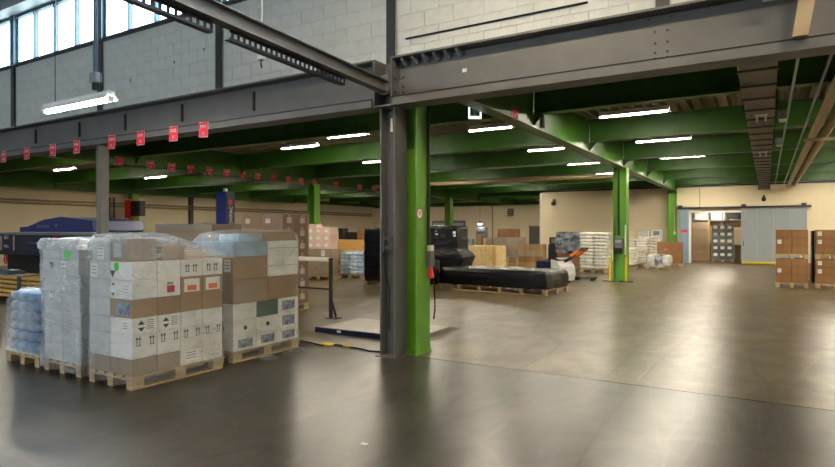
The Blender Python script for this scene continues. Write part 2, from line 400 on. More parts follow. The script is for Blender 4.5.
def front_beam(x0, x1, label, stiff, bolts):
    t = thing('portal_beam', label, 'beam', (0, 0, 0), 0, 'grey beams over the opening')
    B('web', x0, x1, 6.56, 6.58, 3.47, 3.975, 'steel_grey', t)
    m = MB(); m.box(x0, x1, 6.38, 6.695, 3.975, 4.0); m.build('top_flange', 'steel_grey', t)
    m = MB(); m.box(x0, x1, 6.38, 6.40, 3.362, 3.462); m.box(x0, x1, 6.40, 6.69, 3.362, 3.38); m.box(x0, x1, 6.40, 6.56, 3.44, 3.46); m.build('lower_channel', 'steel_grey', t)
    B('shade_strip', x0, x1, 6.374, 6.40, 3.463, 3.475, 'joint_and_shade_dark', t)  # dark strip painting in the shadow line where web meets channel
    for x in stiff: B('stiffener', x - .012, x + .012, 6.52, 6.56, 3.6, 3.9, 'steel_dark', t)
    for x, z in bolts:
        m = MB(); m.tube([(x, 6.56, z), (x, 6.542, z)], .013, 6); m.build('bolt', 'steel_dark', t)
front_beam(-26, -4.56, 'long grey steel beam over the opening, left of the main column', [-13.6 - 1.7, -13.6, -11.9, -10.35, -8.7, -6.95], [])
bo = [(-.95 + dx, z) for dx in (-.06, .06) for z in (3.52, 3.58, 3.68, 3.8)] + [(-4.16, z) for z in (3.55, 3.62, 3.75, 3.88)] + [(-.95 + dx, 3.94) for dx in (-.12, .1)]
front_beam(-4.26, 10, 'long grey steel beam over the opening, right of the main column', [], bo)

# main grey H column with its head joint
t = thing('steel_column', 'grey steel H column in the foreground standing against a green one', 'column', (-4.38, 6.65, 0))
m = MB(); m.box(-.12, -.10, -.15, .15, .012, 3.36); m.box(.10, .12, -.15, .15, .012, 3.36); m.box(-.1, .1, -.008, .008, .012, 3.36); m.build('shaft', 'steel_grey', t)
B('base_plate', -.17, .17, -.19, .15, 0, .012, 'steel_grey', t)
m = MB(); m.box(-.15, -.13, -.27, .04, 3.36, 4.0); m.box(.13, .15, -.27, .04, 3.36, 4.0); m.box(-.13, .13, -.01, .01, 3.36, 4.0); m.box(-.13, .13, -.25, -.01, 3.36, 3.38); m.box(-.13, .13, -.25, -.01, 3.56, 3.575); m.build('head', 'steel_grey', t)
for z in (3.46, 3.54, 3.72, 3.86):
    m = MB(); m.tube([(.15, -.2, z), (.168, -.2, z)], .014, 6); m.build('bolt', 'steel_dark', t)
for x0, x1 in ((-.12, -.02), (.0, .08)):
    pass
m = MB(); m.box(-.03, .09, -.165, -.15, 1.58, 1.625); m.box(-.03, .09, -.165, -.15, 1.46, 1.5); m.box(-.07, -.03, -.175, -.15, 1.42, 1.66); m.build('clamp', 'steel_dark', t)
m = MB(); m.tube([(-.05, -.16, 1.42), (-.055, -.1, 1.1), (-.03, -.05, .9), (-.05, -.04, .6), (-.04, -.04, .35)], .008, 6); m.build('hanging_cable', 'rubber', t)
# white paper note on the column head
tag(MB().box(-4.276, -4.272, 6.42, 6.47, 3.02, 3.2).build('paper_note', 'paper'), 'small white paper note stuck high on the grey column', 'note')

tp = thing('beam_post', 'slim grey steel post under the long beam behind the pallets', 'post', (-11.1, 6.55, 0))
m = MB(); m.box(-.08, -.068, -.08, .08, .01, 3.36); m.box(.068, .08, -.08, .08, .01, 3.36); m.box(-.068, .068, -.05, -.035, .01, 3.36); m.build('shaft', 'post_grey', tp)
B('base_plate', -.13, .13, -.13, .13, 0, .01, 'post_grey', tp)

def green_col(x, y, label, w=.40, d=.40, top=3.86, wmat='green'):
    t = thing('steel_column', label, 'column', (x, y, 0), 0, 'green hall columns')
    m = MB(); hcol(m, -w / 2, w / 2, -d / 2, d / 2, .015, top); m.build('shaft', wmat, t)
    B('base_plate', -w / 2 - .02, w / 2 + .02, -d / 2 - .02, d / 2 + .02, 0, .015, wmat, t)
    return t
g1 = green_col(-4.29, 6.985, 'bright green steel column directly behind the grey foreground column', .38, .37)
g2 = green_col(-4.27, 20.6, 'bright green steel column standing free between two yellow bollards', .44, .4)
g3 = green_col(-4.32, YB - .26, 'green steel column against the back wall beside the sliding door', .42, .3)
g4 = green_col(-17.9, 20.5, 'green steel column rising behind the white-labelled carton stack', .42, .4)
g5 = green_col(-17.9, 33.8, 'distant green steel column behind the black wrapped tower', .42, .4)
g6 = green_col(-31.6, 20.5, 'green steel column on the left wall carrying a black box', .42, .4)

# green roof: girders away from the camera, cross beams between them
Ys = [7.2, 11.6, 16.03, 20.46, 24.9, 29.3, 33.6]
GX = {-31.6: 'against the left wall', -17.9: 'over the compactor side', -4.3: 'over the free-standing column', 9.4: 'at the far right wall'}
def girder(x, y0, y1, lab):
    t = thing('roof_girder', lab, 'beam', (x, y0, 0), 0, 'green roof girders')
    m = MB(); L_ = y1 - y0; m.box(-.15, .15, 0, L_, 3.86, 3.885); m.box(-.15, .15, 0, L_, 4.68, 4.705); m.box(-.14, -.125, 0, L_, 3.885, 4.68); m.box(.125, .14, 0, L_, 3.885, 4.68); m.build('box_section', 'green_shaded', t)
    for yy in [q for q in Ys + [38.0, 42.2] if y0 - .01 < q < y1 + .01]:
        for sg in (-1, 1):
            m = MB(); m.prism([(sg * .14, 3.9), (sg * .17, 3.9), (sg * .36, 4.12), (sg * .14, 4.12)], 'y', yy - y0 - .01, yy - y0 + .01); m.build('gusset', 'green_shaded', t)
for gx, gd in GX.items():
    girder(gx, 6.8, 20.46, f'green roof girder {gd}, near span')
    girder(gx, 20.47, YB - .02, f'green roof girder {gd}, far span')
girder(-17.9, YB, YD, 'green roof girder over the deep bay at the very back')
bays = [(-31.6, -17.9, 'left bay'), (-17.9, -4.3, 'middle bay'), (-4.3, 9.4, 'right bay')]
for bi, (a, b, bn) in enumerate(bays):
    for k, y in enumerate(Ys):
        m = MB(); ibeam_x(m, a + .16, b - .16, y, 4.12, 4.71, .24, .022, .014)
        tag(m.build('roof_beam', 'green_shaded'), f'green cross beam under the hall roof, {bn}, {ORD[k]} from the front', 'beam', 'green roof beams')
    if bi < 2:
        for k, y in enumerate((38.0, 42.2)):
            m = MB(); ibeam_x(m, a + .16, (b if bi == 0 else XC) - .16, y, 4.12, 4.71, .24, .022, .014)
            tag(m.build('roof_beam', 'green_shaded'), f'green cross beam under the hall roof, {bn}, {ORD[k + 7]} from the front', 'beam', 'green roof beams')
# edge beams (green ones have shade painted in) along the tops of the walls
tag(MB().box(XL + .01, XL + .25, 6.9, YD - .02, 3.95, 4.2).build('edge_beam', 'green_shaded'), 'shade-darkened green edge beam along the top of the left wall', 'beam')
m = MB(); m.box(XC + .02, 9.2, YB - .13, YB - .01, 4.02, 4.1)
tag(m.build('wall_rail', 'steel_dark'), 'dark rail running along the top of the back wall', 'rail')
tag(MB().box(XL + .3, XC - .02, YD - .25, YD - .02, 3.85, 4.15).build('edge_beam', 'green_shaded'), 'shade-darkened green edge beam along the top of the deep rear wall', 'beam')

# slim tie beam coming out of the column head toward the camera, with a perforated cable tray under it
tb = thing('tie_beam', 'grey steel beam running from the column head out overhead to the left', 'beam', (-4.32, 6.36, 3.52), R(180 + 4.3))
L_ = 12.5   # local +y points toward the camera side
m = MB(); m.box(-.06, .06, 0, L_, 0, .012); m.box(-.06, .06, 0, L_, .14, .152); m.box(-.005, .005, 0, L_, .012, .14); m.build('i_section', 'steel_grey', tb)
m = MB(); m.box(-.06, .06, -.0, .015, -.02, .24); m.build('end_plate', 'steel_grey', tb)
def perforated_tray(y0, y1, lab):
    t = thing('cable_tray', lab, 'cable tray', (-4.32, 6.36, 3.52), R(180 + 4.3), 'perforated trays under the tie beam')
    B('upper_rail', .03, .036, y0, y1, -.03, -.002, 'steel_dark', t); B('lower_rail', .03, .036, y0, y1, -.095, -.072, 'steel_dark', t); B('base_lip', .036, .1, y0, y1, -.095, -.09, 'steel_dark', t)
    m = MB(); y = y0
    while y < y1: m.box(.03, .036, y, y + .03, -.072, -.03); y += .075
    tag(m.build('perforated_web', 'steel_dark', t), kind='stuff')
perforated_tray(.9, 2.75, 'short perforated cable tray under the tie beam next to the column')
perforated_tray(2.95, 7.5, 'long perforated cable tray under the tie beam toward the windows')

# ================================================================== PALLETS
def pallet(cx, cy, label, sx=.8, sy=1.2, rz=0., z=0., long_y=True, group='wooden pallets on the floor', m='wood_pallet'):
    """long side along local y"""
    t = thing('pallet', label, 'pallet', (cx, cy, z), rz, group)
    bw = .1 * sx / .8
    for i in range(3):
        x = (-1, 0, 1)[i] * (sx / 2 - bw / 2)
        obj('bottom_board', bmesh_box(bw, sy, .022, m), t, (x, 0, 0))
        for j in range(3):
            y = (-1, 0, 1)[j] * (sy / 2 - .07)
            obj('block', bmesh_box(bw, .14, .078, m), t, (x, y, .022))
    for j in range(3): obj('cross_board', bmesh_box(sx, .14, .022, m), t, (0, (-1, 0, 1)[j] * (sy / 2 - .07), .1))
    n = 5; w = sx * .145
    for i in range(n): obj('deck_board', bmesh_box(w, sy, .022, m), t, ((i / (n - 1) - .5) * (sx - w), 0, .122))
    return t

def sticker(parent, face, sx, sy, sz, u, v_, w, h, m, kind=None):
    """flat label on a carton face; F = towards the camera hall (-y), R = right (+x); u along the face, v up, both 0..1"""
    if face == 'F': loc = ((u - .5) * sx, -sy / 2 - .0015, v_ * sz); rot = (0, 0, 0)
    else: loc = (sx / 2 + .0015, (u - .5) * sy, v_ * sz); rot = (0, 0, R(90))
    def plate(name, pts, mm, d, par):
        q = MB(); q.prism(pts, 'y', -.002 - d, -d); return q.build(name, mm, par, loc if par is parent else (0, 0, 0), rot if par is parent else (0, 0, 0))
    if kind == 'diamond':
        p = plate('hazard_label', [(0, -h / 2), (w / 2, 0), (0, h / 2), (-w / 2, 0)], 'paper', 0, parent)
        plate('hazard_mark', [(0, h * .46), (-w * .2, h * .24), (w * .2, h * .24)], 'ink', .002, p); plate('hazard_mark', [(0, -h * .46), (-w * .2, -h * .24), (w * .2, -h * .24)], 'ink', .002, p)
    elif kind == 'down':
        plate('hazard_mark', [(0, -h / 2), (w / 2, h / 2), (-w / 2, h / 2)], 'ink', 0, parent)
    elif kind == 'dot':
        plate('handle_hole', [(w / 2 * math.cos(a * .628), h / 2 * math.sin(a * .628)) for a in range(10)], 'ink', 0, parent)
    elif kind == 'arrows':
        p = plate('arrow_mark', [(-w / 2, -h / 2), (w / 2, -h / 2), (w / 2, -h / 2 + .006), (-w / 2, -h / 2 + .006)], 'ink', 0, parent)
        for s_ in (-1, 1): plate('arrow_mark', [(s_ * w * .28 - .004, -h / 2), (s_ * w * .28 + .004, -h / 2), (s_ * w * .28 + .004, h * .2), (s_ * w * .28 + .016, h * .2), (s_ * w * .28, h / 2), (s_ * w * .28 - .016, h * .2), (s_ * w * .28 - .004, h * .2)], 'ink', 0, p)
    elif kind == 'picto':
        p = plate('hazard_label', [(-w / 2, -h / 2), (w / 2, -h / 2), (w / 2, h / 2), (-w / 2, h / 2)], 'paper', 0, parent)
        plate('hazard_mark', [(-w * .36, h * .1), (-w * .02, h * .1), (-w * .19, h * .4)], 'ink', .002, p); plate('hazard_mark', [(-w * .36, -h * .1), (-w * .02, -h * .1), (-w * .19, -h * .4)], 'ink', .002, p)
        for k in range(5): plate('text_line', [(w * .08, h * (.36 - k * .15)), (w * .44, h * (.36 - k * .15)), (w * .44, h * (.40 - k * .15)), (w * .08, h * (.40 - k * .15))], 'ink', .002, p)
    elif kind == 'round':
        plate('paper_label', [(w / 2 * math.cos(a * .5236), h / 2 * math.sin(a * .5236)) for a in range(12)], m, 0, parent)
    else:
        p = plate('paper_label', [(-w / 2, -h / 2), (w / 2, -h / 2), (w / 2, h / 2), (-w / 2, h / 2)], m, 0, parent)
        if kind == 'lines':
            for k in range(3): plate('text_line', [(-w * .38, h * (.28 - k * .26)), (w * .3, h * (.28 - k * .26)), (w * .3, h * (.34 - k * .26)), (-w * .38, h * (.34 - k * .26))], 'ink', .002, p)
        if kind == 'orange': plate('colour_patch', [(-w * .3, -h * .4), (w * .3, -h * .4), (w * .3, 0), (-w * .3, 0)], 'print_orange', .002, p)
        if kind == 'red': plate('colour_patch', [(-w * .3, -h * .4), (w * .35, -h * .4), (w * .35, .02), (-w * .3, .02)], 'print_red', .002, p); plate('colour_patch', [(-w * .3, .03), (w * .2, .03), (w * .2, h * .4), (-w * .3, h * .4)], 'print_blue', .002, p)
TAPES = {}
def carton(cx, cy, z, sx, sy, sz, m, label, group, st=(), tape='tape', rz=0., gap=.005):
    t = thing('carton', label, 'carton', (cx, cy, z), rz, group)
    obj('box_body', bmesh_box(sx - gap, sy - gap, sz - .002, m, .005), t)
    if tape and m.startswith(('carton', 'print')): tape = None
    if tape:
        k = (round(sx, 3), round(sy, 3), round(sz, 3), tape)
        if k not in TAPES:
            q = MB(); a, b, h = (sx - gap) / 2, (sy - gap) / 2, sz - .002
            if sx >= sy: q.box(-a - .001, a + .001, -.025, .025, h, h + .001); q.box(a, a + .001, -.025, .025, h - .05, h); q.box(-a - .001, -a, -.025, .025, h - .05, h)
            else: q.box(-.025, .025, -b - .001, b + .001, h, h + .001); q.box(-.025, .025, -b - .001, -b, h - .05, h); q.box(-.025, .025, b, b + .001, h - .05, h)
            TAPES[k] = q.mesh('tape', tape)
        obj('tape', TAPES[k], t)
    for q in st: sticker(t, q[0], sx - gap, sy - gap, sz, *q[1:])
    return t

def sleeve(levels, m=12, dz=.06, amp=.010, r=.03, cap=True, fr=7., seed=0., sag=.02):
    """a wound film or cover: levels = (z, x0, x1, y0, y1)"""
    mb = MB(); rings = []; zs = []
    for a, b in zip(levels, levels[1:]):
        n = max(1, int(abs(b[0] - a[0]) / dz))
        for k in range(n): zs.append([a[i] + (b[i] - a[i]) * k / n for i in range(5)])
    zs.append(list(levels[-1]))
    def ring(z, x0, x1, y0, y1):
        P = []
        for (ax, ay), (bx, by) in (((x0, y0), (x1, y0)), ((x1, y0), (x1, y1)), ((x1, y1), (x0, y1)), ((x0, y1), (x0, y0))):
            d = Vector((bx - ax, by - ay)); l = max(d.length, 1e-5); d /= l; rr = min(r, l * .3)
            for k in range(m):
                q = rr + (l - 2 * rr) * k / (m - 1); P.append(Vector((ax + d.x * q, ay + d.y * q, z)))
        c = Vector(((x0 + x1) / 2, (y0 + y1) / 2, z)); i = len(mb.v)
        for p in P:
            o = (p - c).normalized(); n_ = noise.noise(Vector((p.x * fr, p.y * fr, p.z * fr * 2.2 + seed))) + .5 * noise.noise(Vector((p.x * fr * 2.7, p.y * fr * 2.7, p.z * fr * 5 + seed)))
            p = p + o * (n_ * amp + amp * .6); p.z += noise.noise(Vector((p.x * 4, p.y * 4, seed + z * 3))) * amp
            mb.v.append(tuple(p))
        return i
    for q in zs: rings.append(ring(*q))
    n = 4 * m
    if cap:
        z, x0, x1, y0, y1 = zs[-1]
        for s_ in (.8, .45, .1):
            cx, cy = (x0 + x1) / 2, (y0 + y1) / 2
            rings.append(ring(z + sag * (1 - s_) * random.uniform(-.5, 1), cx - (cx - x0) * s_, cx + (x1 - cx) * s_, cy - (cy - y0) * s_, cy + (y1 - cy) * s_))
    for a, b in zip(rings, rings[1:]):
        for j in range(n): mb.f.append([a + j, a + (j + 1) % n, b + (j + 1) % n, b + j])
    if cap: mb.f.append([rings[-1] + j for j in range(n)])
    return mb
def wrap(name, label, cat, levels, mt, loc=(0, 0, 0), rz=0., **k):
    return tag(sleeve(levels, **k).build(name, mt, None, loc, (0, 0, rz), smooth=True), label, cat)

# ---------------------------------------------------------------- A: the foremost wrapped pallet
AX0, AX1, AY0, AY1 = -6.58, -5.78, 3.73, 4.93
pallet(-6.18, 4.33, 'pale wooden pallet under the foremost wrapped carton stack')
GA = 'cartons on the foremost wrapped pallet'
z = .144
layers = [
    (.18, [('kraft_grey', 'brown carton'), ('kraft_grey', 'brown carton'), ('carton_white', 'white-labelled carton'), ('carton_white', 'white carton')], 'kraft_grey', 'brown carton'),
    (.26, [('carton_white', 'white carton with arrows')] * 4, 'carton_grey', 'grey-white carton'),
    (.18, [('carton_white', 'white carton with hazard print')] * 2 + [('carton_white', 'white carton')] * 2, 'carton_grey', 'grey-white carton'),
    (.20, [('kraft', 'plain brown carton')] * 4, 'carton_grey', 'grey carton'),
    (.205, [('carton_white', 'white carton'), ('carton_white', 'white carton with red label'), ('kraft', 'brown carton with orange label'), ('kraft', 'brown carton with orange label')], 'carton_grey', 'grey carton'),
    (.20, [('carton_white', 'white carton')] * 4, 'carton_grey', 'grey carton'),
]
for li, (hh, cols, lm, ln) in enumerate(layers):
    jit = random.uniform(-.008, .008)
    for j, (cm, look) in enumerate(cols):
        st = []
        if li == 0 and j == 2: st = [('R', .5, .55, .2, .12, 'paper', 'lines')]
        if li == 1: st = [('R', .25, .72, .06, .1, 'ink', 'arrows'), ('R', .8, .72, .06, .1, 'ink', 'arrows')]
        if li == 2 and j < 2: st = [('R', .5, .5, .24, .15, 'paper', 'picto')]
        if li == 2 and j == 0: st.append(('F', .7, .5, .12, .1, 'paper', 'lines'))
        if li == 4 and j == 1: st = [('R', .55, .5, .15, .15, 'paper', 'red')]
        if li == 4 and j >= 2: st = [('R', .5, .5, .21, .15, 'paper', 'orange')]
        if li == 4 and j == 0: st = [('F', .15, .5, .16, .17, 'paper', 'diamond'), ('F', .75, .5, .1, .13, 'paper', 'lines')]
        if li == 5 and j == 0: st = [('F', .3, .72, .09, .1, 'sticker_green', 'round'), ('F', .0 + .12, .3, .1, .08, 'ink', 'down')]
        if li == 5 and j >= 2: st = [('R', .3, .5, .06, .09, 'ink', 'arrows'), ('R', .65, .5, .06, .09, 'ink', 'arrows')]
        if li == 3 and j == 0: st = [('F', .6, .5, .26, .15, 'print_blue', None)]
        pos = 'nearest corner' if j == 0 else f'{ORD[j]} along right face'
        carton(AX1 - .2 + jit, AY0 + .15 + .3 * j, z, .4, .3, hh, cm, f'{look}, {ORD[li]} layer up, {pos}, foremost wrapped pallet', GA, st)
    st = []
    if li == 5: st = [('F', .25, .45, .12, .15, 'paper', 'lines')]
    carton(AX0 + .2 + jit, AY0 + .15, z, .4, .3, hh, lm, f'{ln}, {ORD[li]} layer up, left end of front face, foremost wrapped pallet', GA, st)
    z += hh
zt = z
carton(AX1 - .23, AY0 + .17, zt, .34, .34, .25, 'kraft_grey', 'greyish brown carton at the near top corner of the foremost wrapped pallet', GA, [('F', .4, .5, .14, .16, 'carton_grey', None)])
carton(AX0 + .22, AY0 + .17, zt, .34, .34, .22, 'carton_grey', 'grey carton at the left top corner of the foremost wrapped pallet', GA, [('F', .5, .4, .12, .14, 'paper', 'lines')])
carton(AX1 - .2, AY0 + .52, zt, .36, .30, .16, 'kraft_grey', 'flat grey-brown carton second along the top of the foremost wrapped pallet', GA)
carton(AX1 - .2, AY0 + .83, zt, .36, .28, .10, 'carton_pink', 'thin reddish carton third along the top of the foremost wrapped pallet', GA)
wrap('stretch_wrap', 'clear shiny stretch film around the foremost carton pallet', 'film',
     [(.05, AX0 - .02, AX1 + .02, AY0 - .02, AY1 + .02), (.3, AX0 - .015, AX1 + .015, AY0 - .015, AY1 + .015), (1.36, AX0 - .015, AX1 + .015, AY0 - .015, AY1 + .015),
      (1.42, AX0 + .03, AX1 - .04, AY0 + .0, AY1 - .06), (1.52, AX0 + .03, AX1 - .04, AY0 - .01, AY1 - .25), (1.63, AX0 + .05, AX1 - .06, AY0 - .0, AY1 - .62)], 'film_clear', m=26, dz=.04, amp=.007, seed=3.1)

wrap('film_cover', 'rumpled clear film cover over the top of the foremost pallet', 'film', [(1.40, AX0 - .03, AX1 + .03, AY0 - .03, AY1 + .03), (1.48, AX0 + .0, AX1 - .0, AY0 - .03, AY1 - .1), (1.58, AX0 + .02, AX1 - .03, AY0 - .03, AY1 - .45), (1.67, AX0 + .06, AX1 - .06, AY0 + .0, AY1 - .72)], 'film_dense', m=18, dz=.025, amp=.02, fr=8, seed=23.7, sag=.03)
# ---------------------------------------------------------------- B: wrapped pallet between the sacks and A
BX0, BX1, BY0, BY1 = -7.61, -6.81, 3.76, 4.96
pallet(-7.21, 4.36, 'wooden pallet under the wrapped grey cartons beside the sacks')
GB = 'cartons on the wrapped pallet beside the sacks'; z = .144
for li, hh in enumerate((.21, .21, .2, .2, .2, .2, .2)):
    dx = (0, 0, .0, -.02, -.02, -.05, -.05)[li]
    for j in range(2):
        st = []
        if li == 5 and j == 0: st = [('F', .55, .55, .11, .1, 'ink', 'down')]
        if li == 6 and j == 1: st = [('F', .4, .3, .17, .11, 'sticker_green', 'round')]
        if li == 5 and j == 1: st = [('F', .2, .4, .13, .2, 'paper', 'lines')]
        if li == 3 and j == 0: st = [('F', .45, .75, .12, .14, 'paper', 'diamond')]
        if li == 4 and j == 1: st = [('F', .2, .5, .12, .12, 'paper', 'lines')]
        carton(BX0 + .2 + .4 * j + dx, BY0 + .15, z, .4, .3, hh, 'carton_grey', f'grey carton, {ORD[li]} layer up, {("left", "right")[j]} on front face, pallet beside the sacks', GB, st, 'tape_clear')
    for j in range(1, 4):
        cm = 'carton_blue' if (li == 3 and j > 0) else 'carton_white'
        carton(BX1 - .2 + dx, BY0 + .15 + .3 * j, z, .4, .3, hh, cm, f'{"blue-tinted" if cm == "carton_blue" else "pale"} carton, {ORD[li]} layer up, {ORD[j]} along right face, pallet beside the sacks', GB, (), 'tape_clear')
    z += hh
wrap('stretch_wrap', 'silvery stretch film around the grey cartons beside the sacks', 'film',
     [(.05, BX0 - .04, BX1 + .04, BY0 - .04, BY1 + .03), (.55, BX0 - .035, BX1 + .035, BY0 - .03, BY1 + .02), (.9, BX0 - .05, BX1 + .02, BY0 - .025, BY1 + .02), (1.15, BX0 - .08, BX1 + .01, BY0 - .025, BY1 + .02), (1.575, BX0 - .085, BX1 - .01, BY0 - .025, BY1 + .02)], 'film_dense', m=22, dz=.04, amp=.008, seed=9.3, sag=.03)

wrap('film_cover', 'milky film cover draped over the top of the grey cartons', 'film', [(1.48, BX0 - .085, BX1 + .06, BY0 - .03, BY1 + .05), (1.55, BX0 - .09, BX1 + .03, BY0 - .04, BY1 + .03), (1.61, BX0 - .07, BX1 - .02, BY0 - .01, BY1 + .0)], 'film_milky', m=18, dz=.025, amp=.022, fr=8, seed=19.3, sag=.03)
# ---------------------------------------------------------------- sacks
def sack_mesh(L_, W_, H_, m, seed=0):
    mb = MB(); nu, nv = 28, 10
    sp = lambda c, e: math.copysign(abs(c) ** e, c)
    for j in range(nv + 1):
        ph = -math.pi / 2 + math.pi * j / nv
        for i in range(nu):
            th = 2 * math.pi * i / nu
            x = L_ / 2 * sp(math.cos(ph), .45) * sp(math.cos(th), .32); y = W_ / 2 * sp(math.cos(ph), .45) * sp(math.sin(th), .32); z_ = H_ / 2 * sp(math.sin(ph), .75)
            n_ = noise.noise(Vector((x * 7, y * 7, z_ * 9 + seed))) * .012
            mb.v.append((x * (1 + n_), y * (1 + n_ * 2), H_ / 2 + z_ + n_))
    for j in range(nv):
        for i in range(nu): mb.f.append([j * nu + i, j * nu + (i + 1) % nu, (j + 1) * nu + (i + 1) % nu, (j + 1) * nu + i])
    return mb.mesh('sack', m, True)
def sack_stack(cx, cy, z0, nx, ny, lx, ly, h, n, m, look, where, group, rz=0., seed=0):
    ms = [sack_mesh(lx + .02, ly + .02, h * 1.12, m, seed + q) for q in range(3)]
    for l in range(n):
        for i in range(nx):
            for j in range(ny):
                x = (i - (nx - 1) / 2) * lx + random.uniform(-.015, .015); y = (j - (ny - 1) / 2) * ly + random.uniform(-.015, .015)
                px = '' if nx == 1 else (', left' if i == 0 else ', right'); py = '' if ny == 1 else (', front' if j == 0 else ', rear' if j == ny - 1 else ', middle')
                o = obj('sack', random.choice(ms), None, (cx + x * math.cos(rz) - y * math.sin(rz), cy + x * math.sin(rz) + y * math.cos(rz), z0 + l * h), (0, 0, rz + random.uniform(-.03, .03)))
                tag(o, f'{look} sack, {ORD[l]} layer up{px}{py}, {where}', 'sack', group)
SX, SY = -8.14, 4.36
pallet(SX, SY, 'wooden pallet under the film-covered blue sacks at far left')
tag(MB().box(SX - .42, SX + .42, SY - .61, SY + .61, .144, .15).build('paper_sheet', 'paper'), 'pale paper sheet between the blue sacks and their pallet', 'sheet')
sack_stack(SX, SY, .15, 1, 3, .76, .39, .128, 6, 'sack_blue', 'bluish plastic', 'on the pallet at far left', 'sacks on the far left pallet')
wrap('stretch_wrap', 'milky film cover over the blue sacks at far left', 'film',
     [(.16, SX - .43, SX + .43, SY - .62, SY + .62), (.5, SX - .42, SX + .42, SY - .61, SY + .61), (.8, SX - .41, SX + .4, SY - .6, SY + .6), (.90, SX - .36, SX + .36, SY - .56, SY + .56), (.955, SX - .26, SX + .28, SY - .46, SY + .46)], 'film_dense', m=20, dz=.04, amp=.016, fr=6, seed=5.5, sag=.02)

# ---------------------------------------------------------------- C: wrapped pallet behind A
CX0, CX1, CY0, CY1 = -6.66, -5.86, 5.17, 6.37
pallet(-6.26, 5.77, 'wooden pallet under the mixed cartons behind the foremost pallet')
GC = 'cartons on the mixed pallet behind the foremost one'; wc = 'mixed pallet'
rows = [(.18, [('carton_white', 'white carton with blue picture', 'print')] * 3), (.22, [('carton_white', 'white carton with black hand hole', 'dot')] * 2 + [('carton_white', 'white carton with blue picture', 'print')]),
        (.21, [('carton_white', 'white carton', None), ('carton_green', 'dark green carton', None), ('carton_white', 'white carton with blue picture', 'print')]),
        (.32, [('kraft', 'large brown carton', None)] * 2), (.29, [('kraft', 'brown carton', None), ('carton_white', 'stacked white flat carton', 'stripe')]),
        (.2, [('carton_blue', 'blue and white carton', None), ('carton_white', 'white flat carton', 'stripe')])]
z = .144
for li, (hh, cols) in enumerate(rows):
    n = len(cols); w = 1.2 / n
    for j, (cm, look, kd) in enumerate(cols):
        st = []
        if kd == 'print': st = [('R', .5, .5, w * .62, hh * .62, 'print_blue', None)]
        if kd == 'dot': st = [('R', .5, .5, .06, .06, 'ink', 'dot'), ('F', .5, .5, .06, .06, 'ink', 'dot')]
        if kd == 'stripe': st = [('R', .5, .5, w * .98, .012, 'carton_blue', None)]
        if li == 4 and j == 0: st = [('F', .72, .6, .12, .16, 'paper', 'lines'), ('F', .25, .25, .08, .08, 'sticker_green', 'round'), ('F', .3, .6, .16, .15, 'paper', 'lines')]
        pos = ('near', 'middle', 'far')[j] if n == 3 else ('near', 'far')[j]
        carton(CX1 - .2, CY0 + w * (j + .5), z, .4, w, hh, cm, f'{look}, {ORD[li]} layer up, {pos} end of right face, {wc}', GC, st)
    carton(CX0 + .2, CY0 + .2, z, .4, .4, hh, 'kraft_dark' if 2 < li < 5 else 'carton_grey' if li < 5 else 'carton_blue', f'{"dark brown" if 2 < li < 5 else "grey" if li < 5 else "blue"} carton, {ORD[li]} layer up, left of front face, {wc}', GC,
           [('F', .4, .5, .06, .06, 'ink', 'dot')] if li in (1, 2) else [])
    z += hh
carton(CX1 - .2, CY0 + .3, z, .38, .42, .1, 'carton_blue', 'flat blue and white carton lying on top of the mixed pallet', GC)
carton(CX1 - .22, CY1 - .38, z, .4, .7, .13, 'kraft', 'long brown carton lying on top of the mixed pallet', GC)
wrap('stretch_wrap', 'clear stretch film around the mixed cartons behind the foremost pallet', 'film',
     [(.04, CX0 - .03, CX1 + .03, CY0 - .03, CY1 + .04), (.3, CX0 - .015, CX1 + .015, CY0 - .015, CY1 + .02), (1.56, CX0 - .015, CX1 + .012, CY0 - .015, CY1 + .015), (1.66, CX0 + .06, CX1 - .0, CY0 + .05, CY1 - .0), (1.72, CX0 + .2, CX1 - .06, CY0 + .25, CY1 - .06)], 'film_clear', m=24, dz=.04, amp=.009, seed=14.2)
for k, (x, y) in enumerate(((-5.68, 5.6), (-5.6, 5.95), (-5.72, 6.2))):
    wrap('film_scrap', ('crumpled clear film tail on the floor by the mixed pallet, nearest', 'crumpled clear film tail on the floor by the mixed pallet, middle', 'crumpled clear film tail on the floor by the mixed pallet, farthest')[k], 'film scrap', [(.002, x - .1, x + .09, y - .1, y + .12), (.03, x - .07, x + .05, y - .08, y + .08), (.05, x - .02, x + .03, y - .04, y + .03)], 'film_dense', m=6, dz=.01, amp=.02, fr=16, seed=k)

# ================================================================== FURTHER LOADS
def grid_stack(x0, y0, z0, nx, ny, nz, sx, sy, sz, m, look, where, group, st=None, tape=None, only_front=True):
    for l in range(nz):
        for j in range(ny):
            for i in range(nx):
                if only_front and 0 < j and i < nx - 1: continue
                mm = m[(l * 7 + i * 3 + j) % len(m)] if isinstance(m, (list, tuple)) else m
                px = '' if nx == 1 else f', {ORD[i]} from left'; py = '' if ny == 1 else f', {("front", "rear")[j]}'
                carton(x0 + sx * (i + .5), y0 + sy * (j + .5), z0 + sz * l, sx, sy, sz, mm, f'{look}, {ORD[l]} layer{px}{py}, {where}', group, st(i, j, l) if st else (), tape, gap=.008)

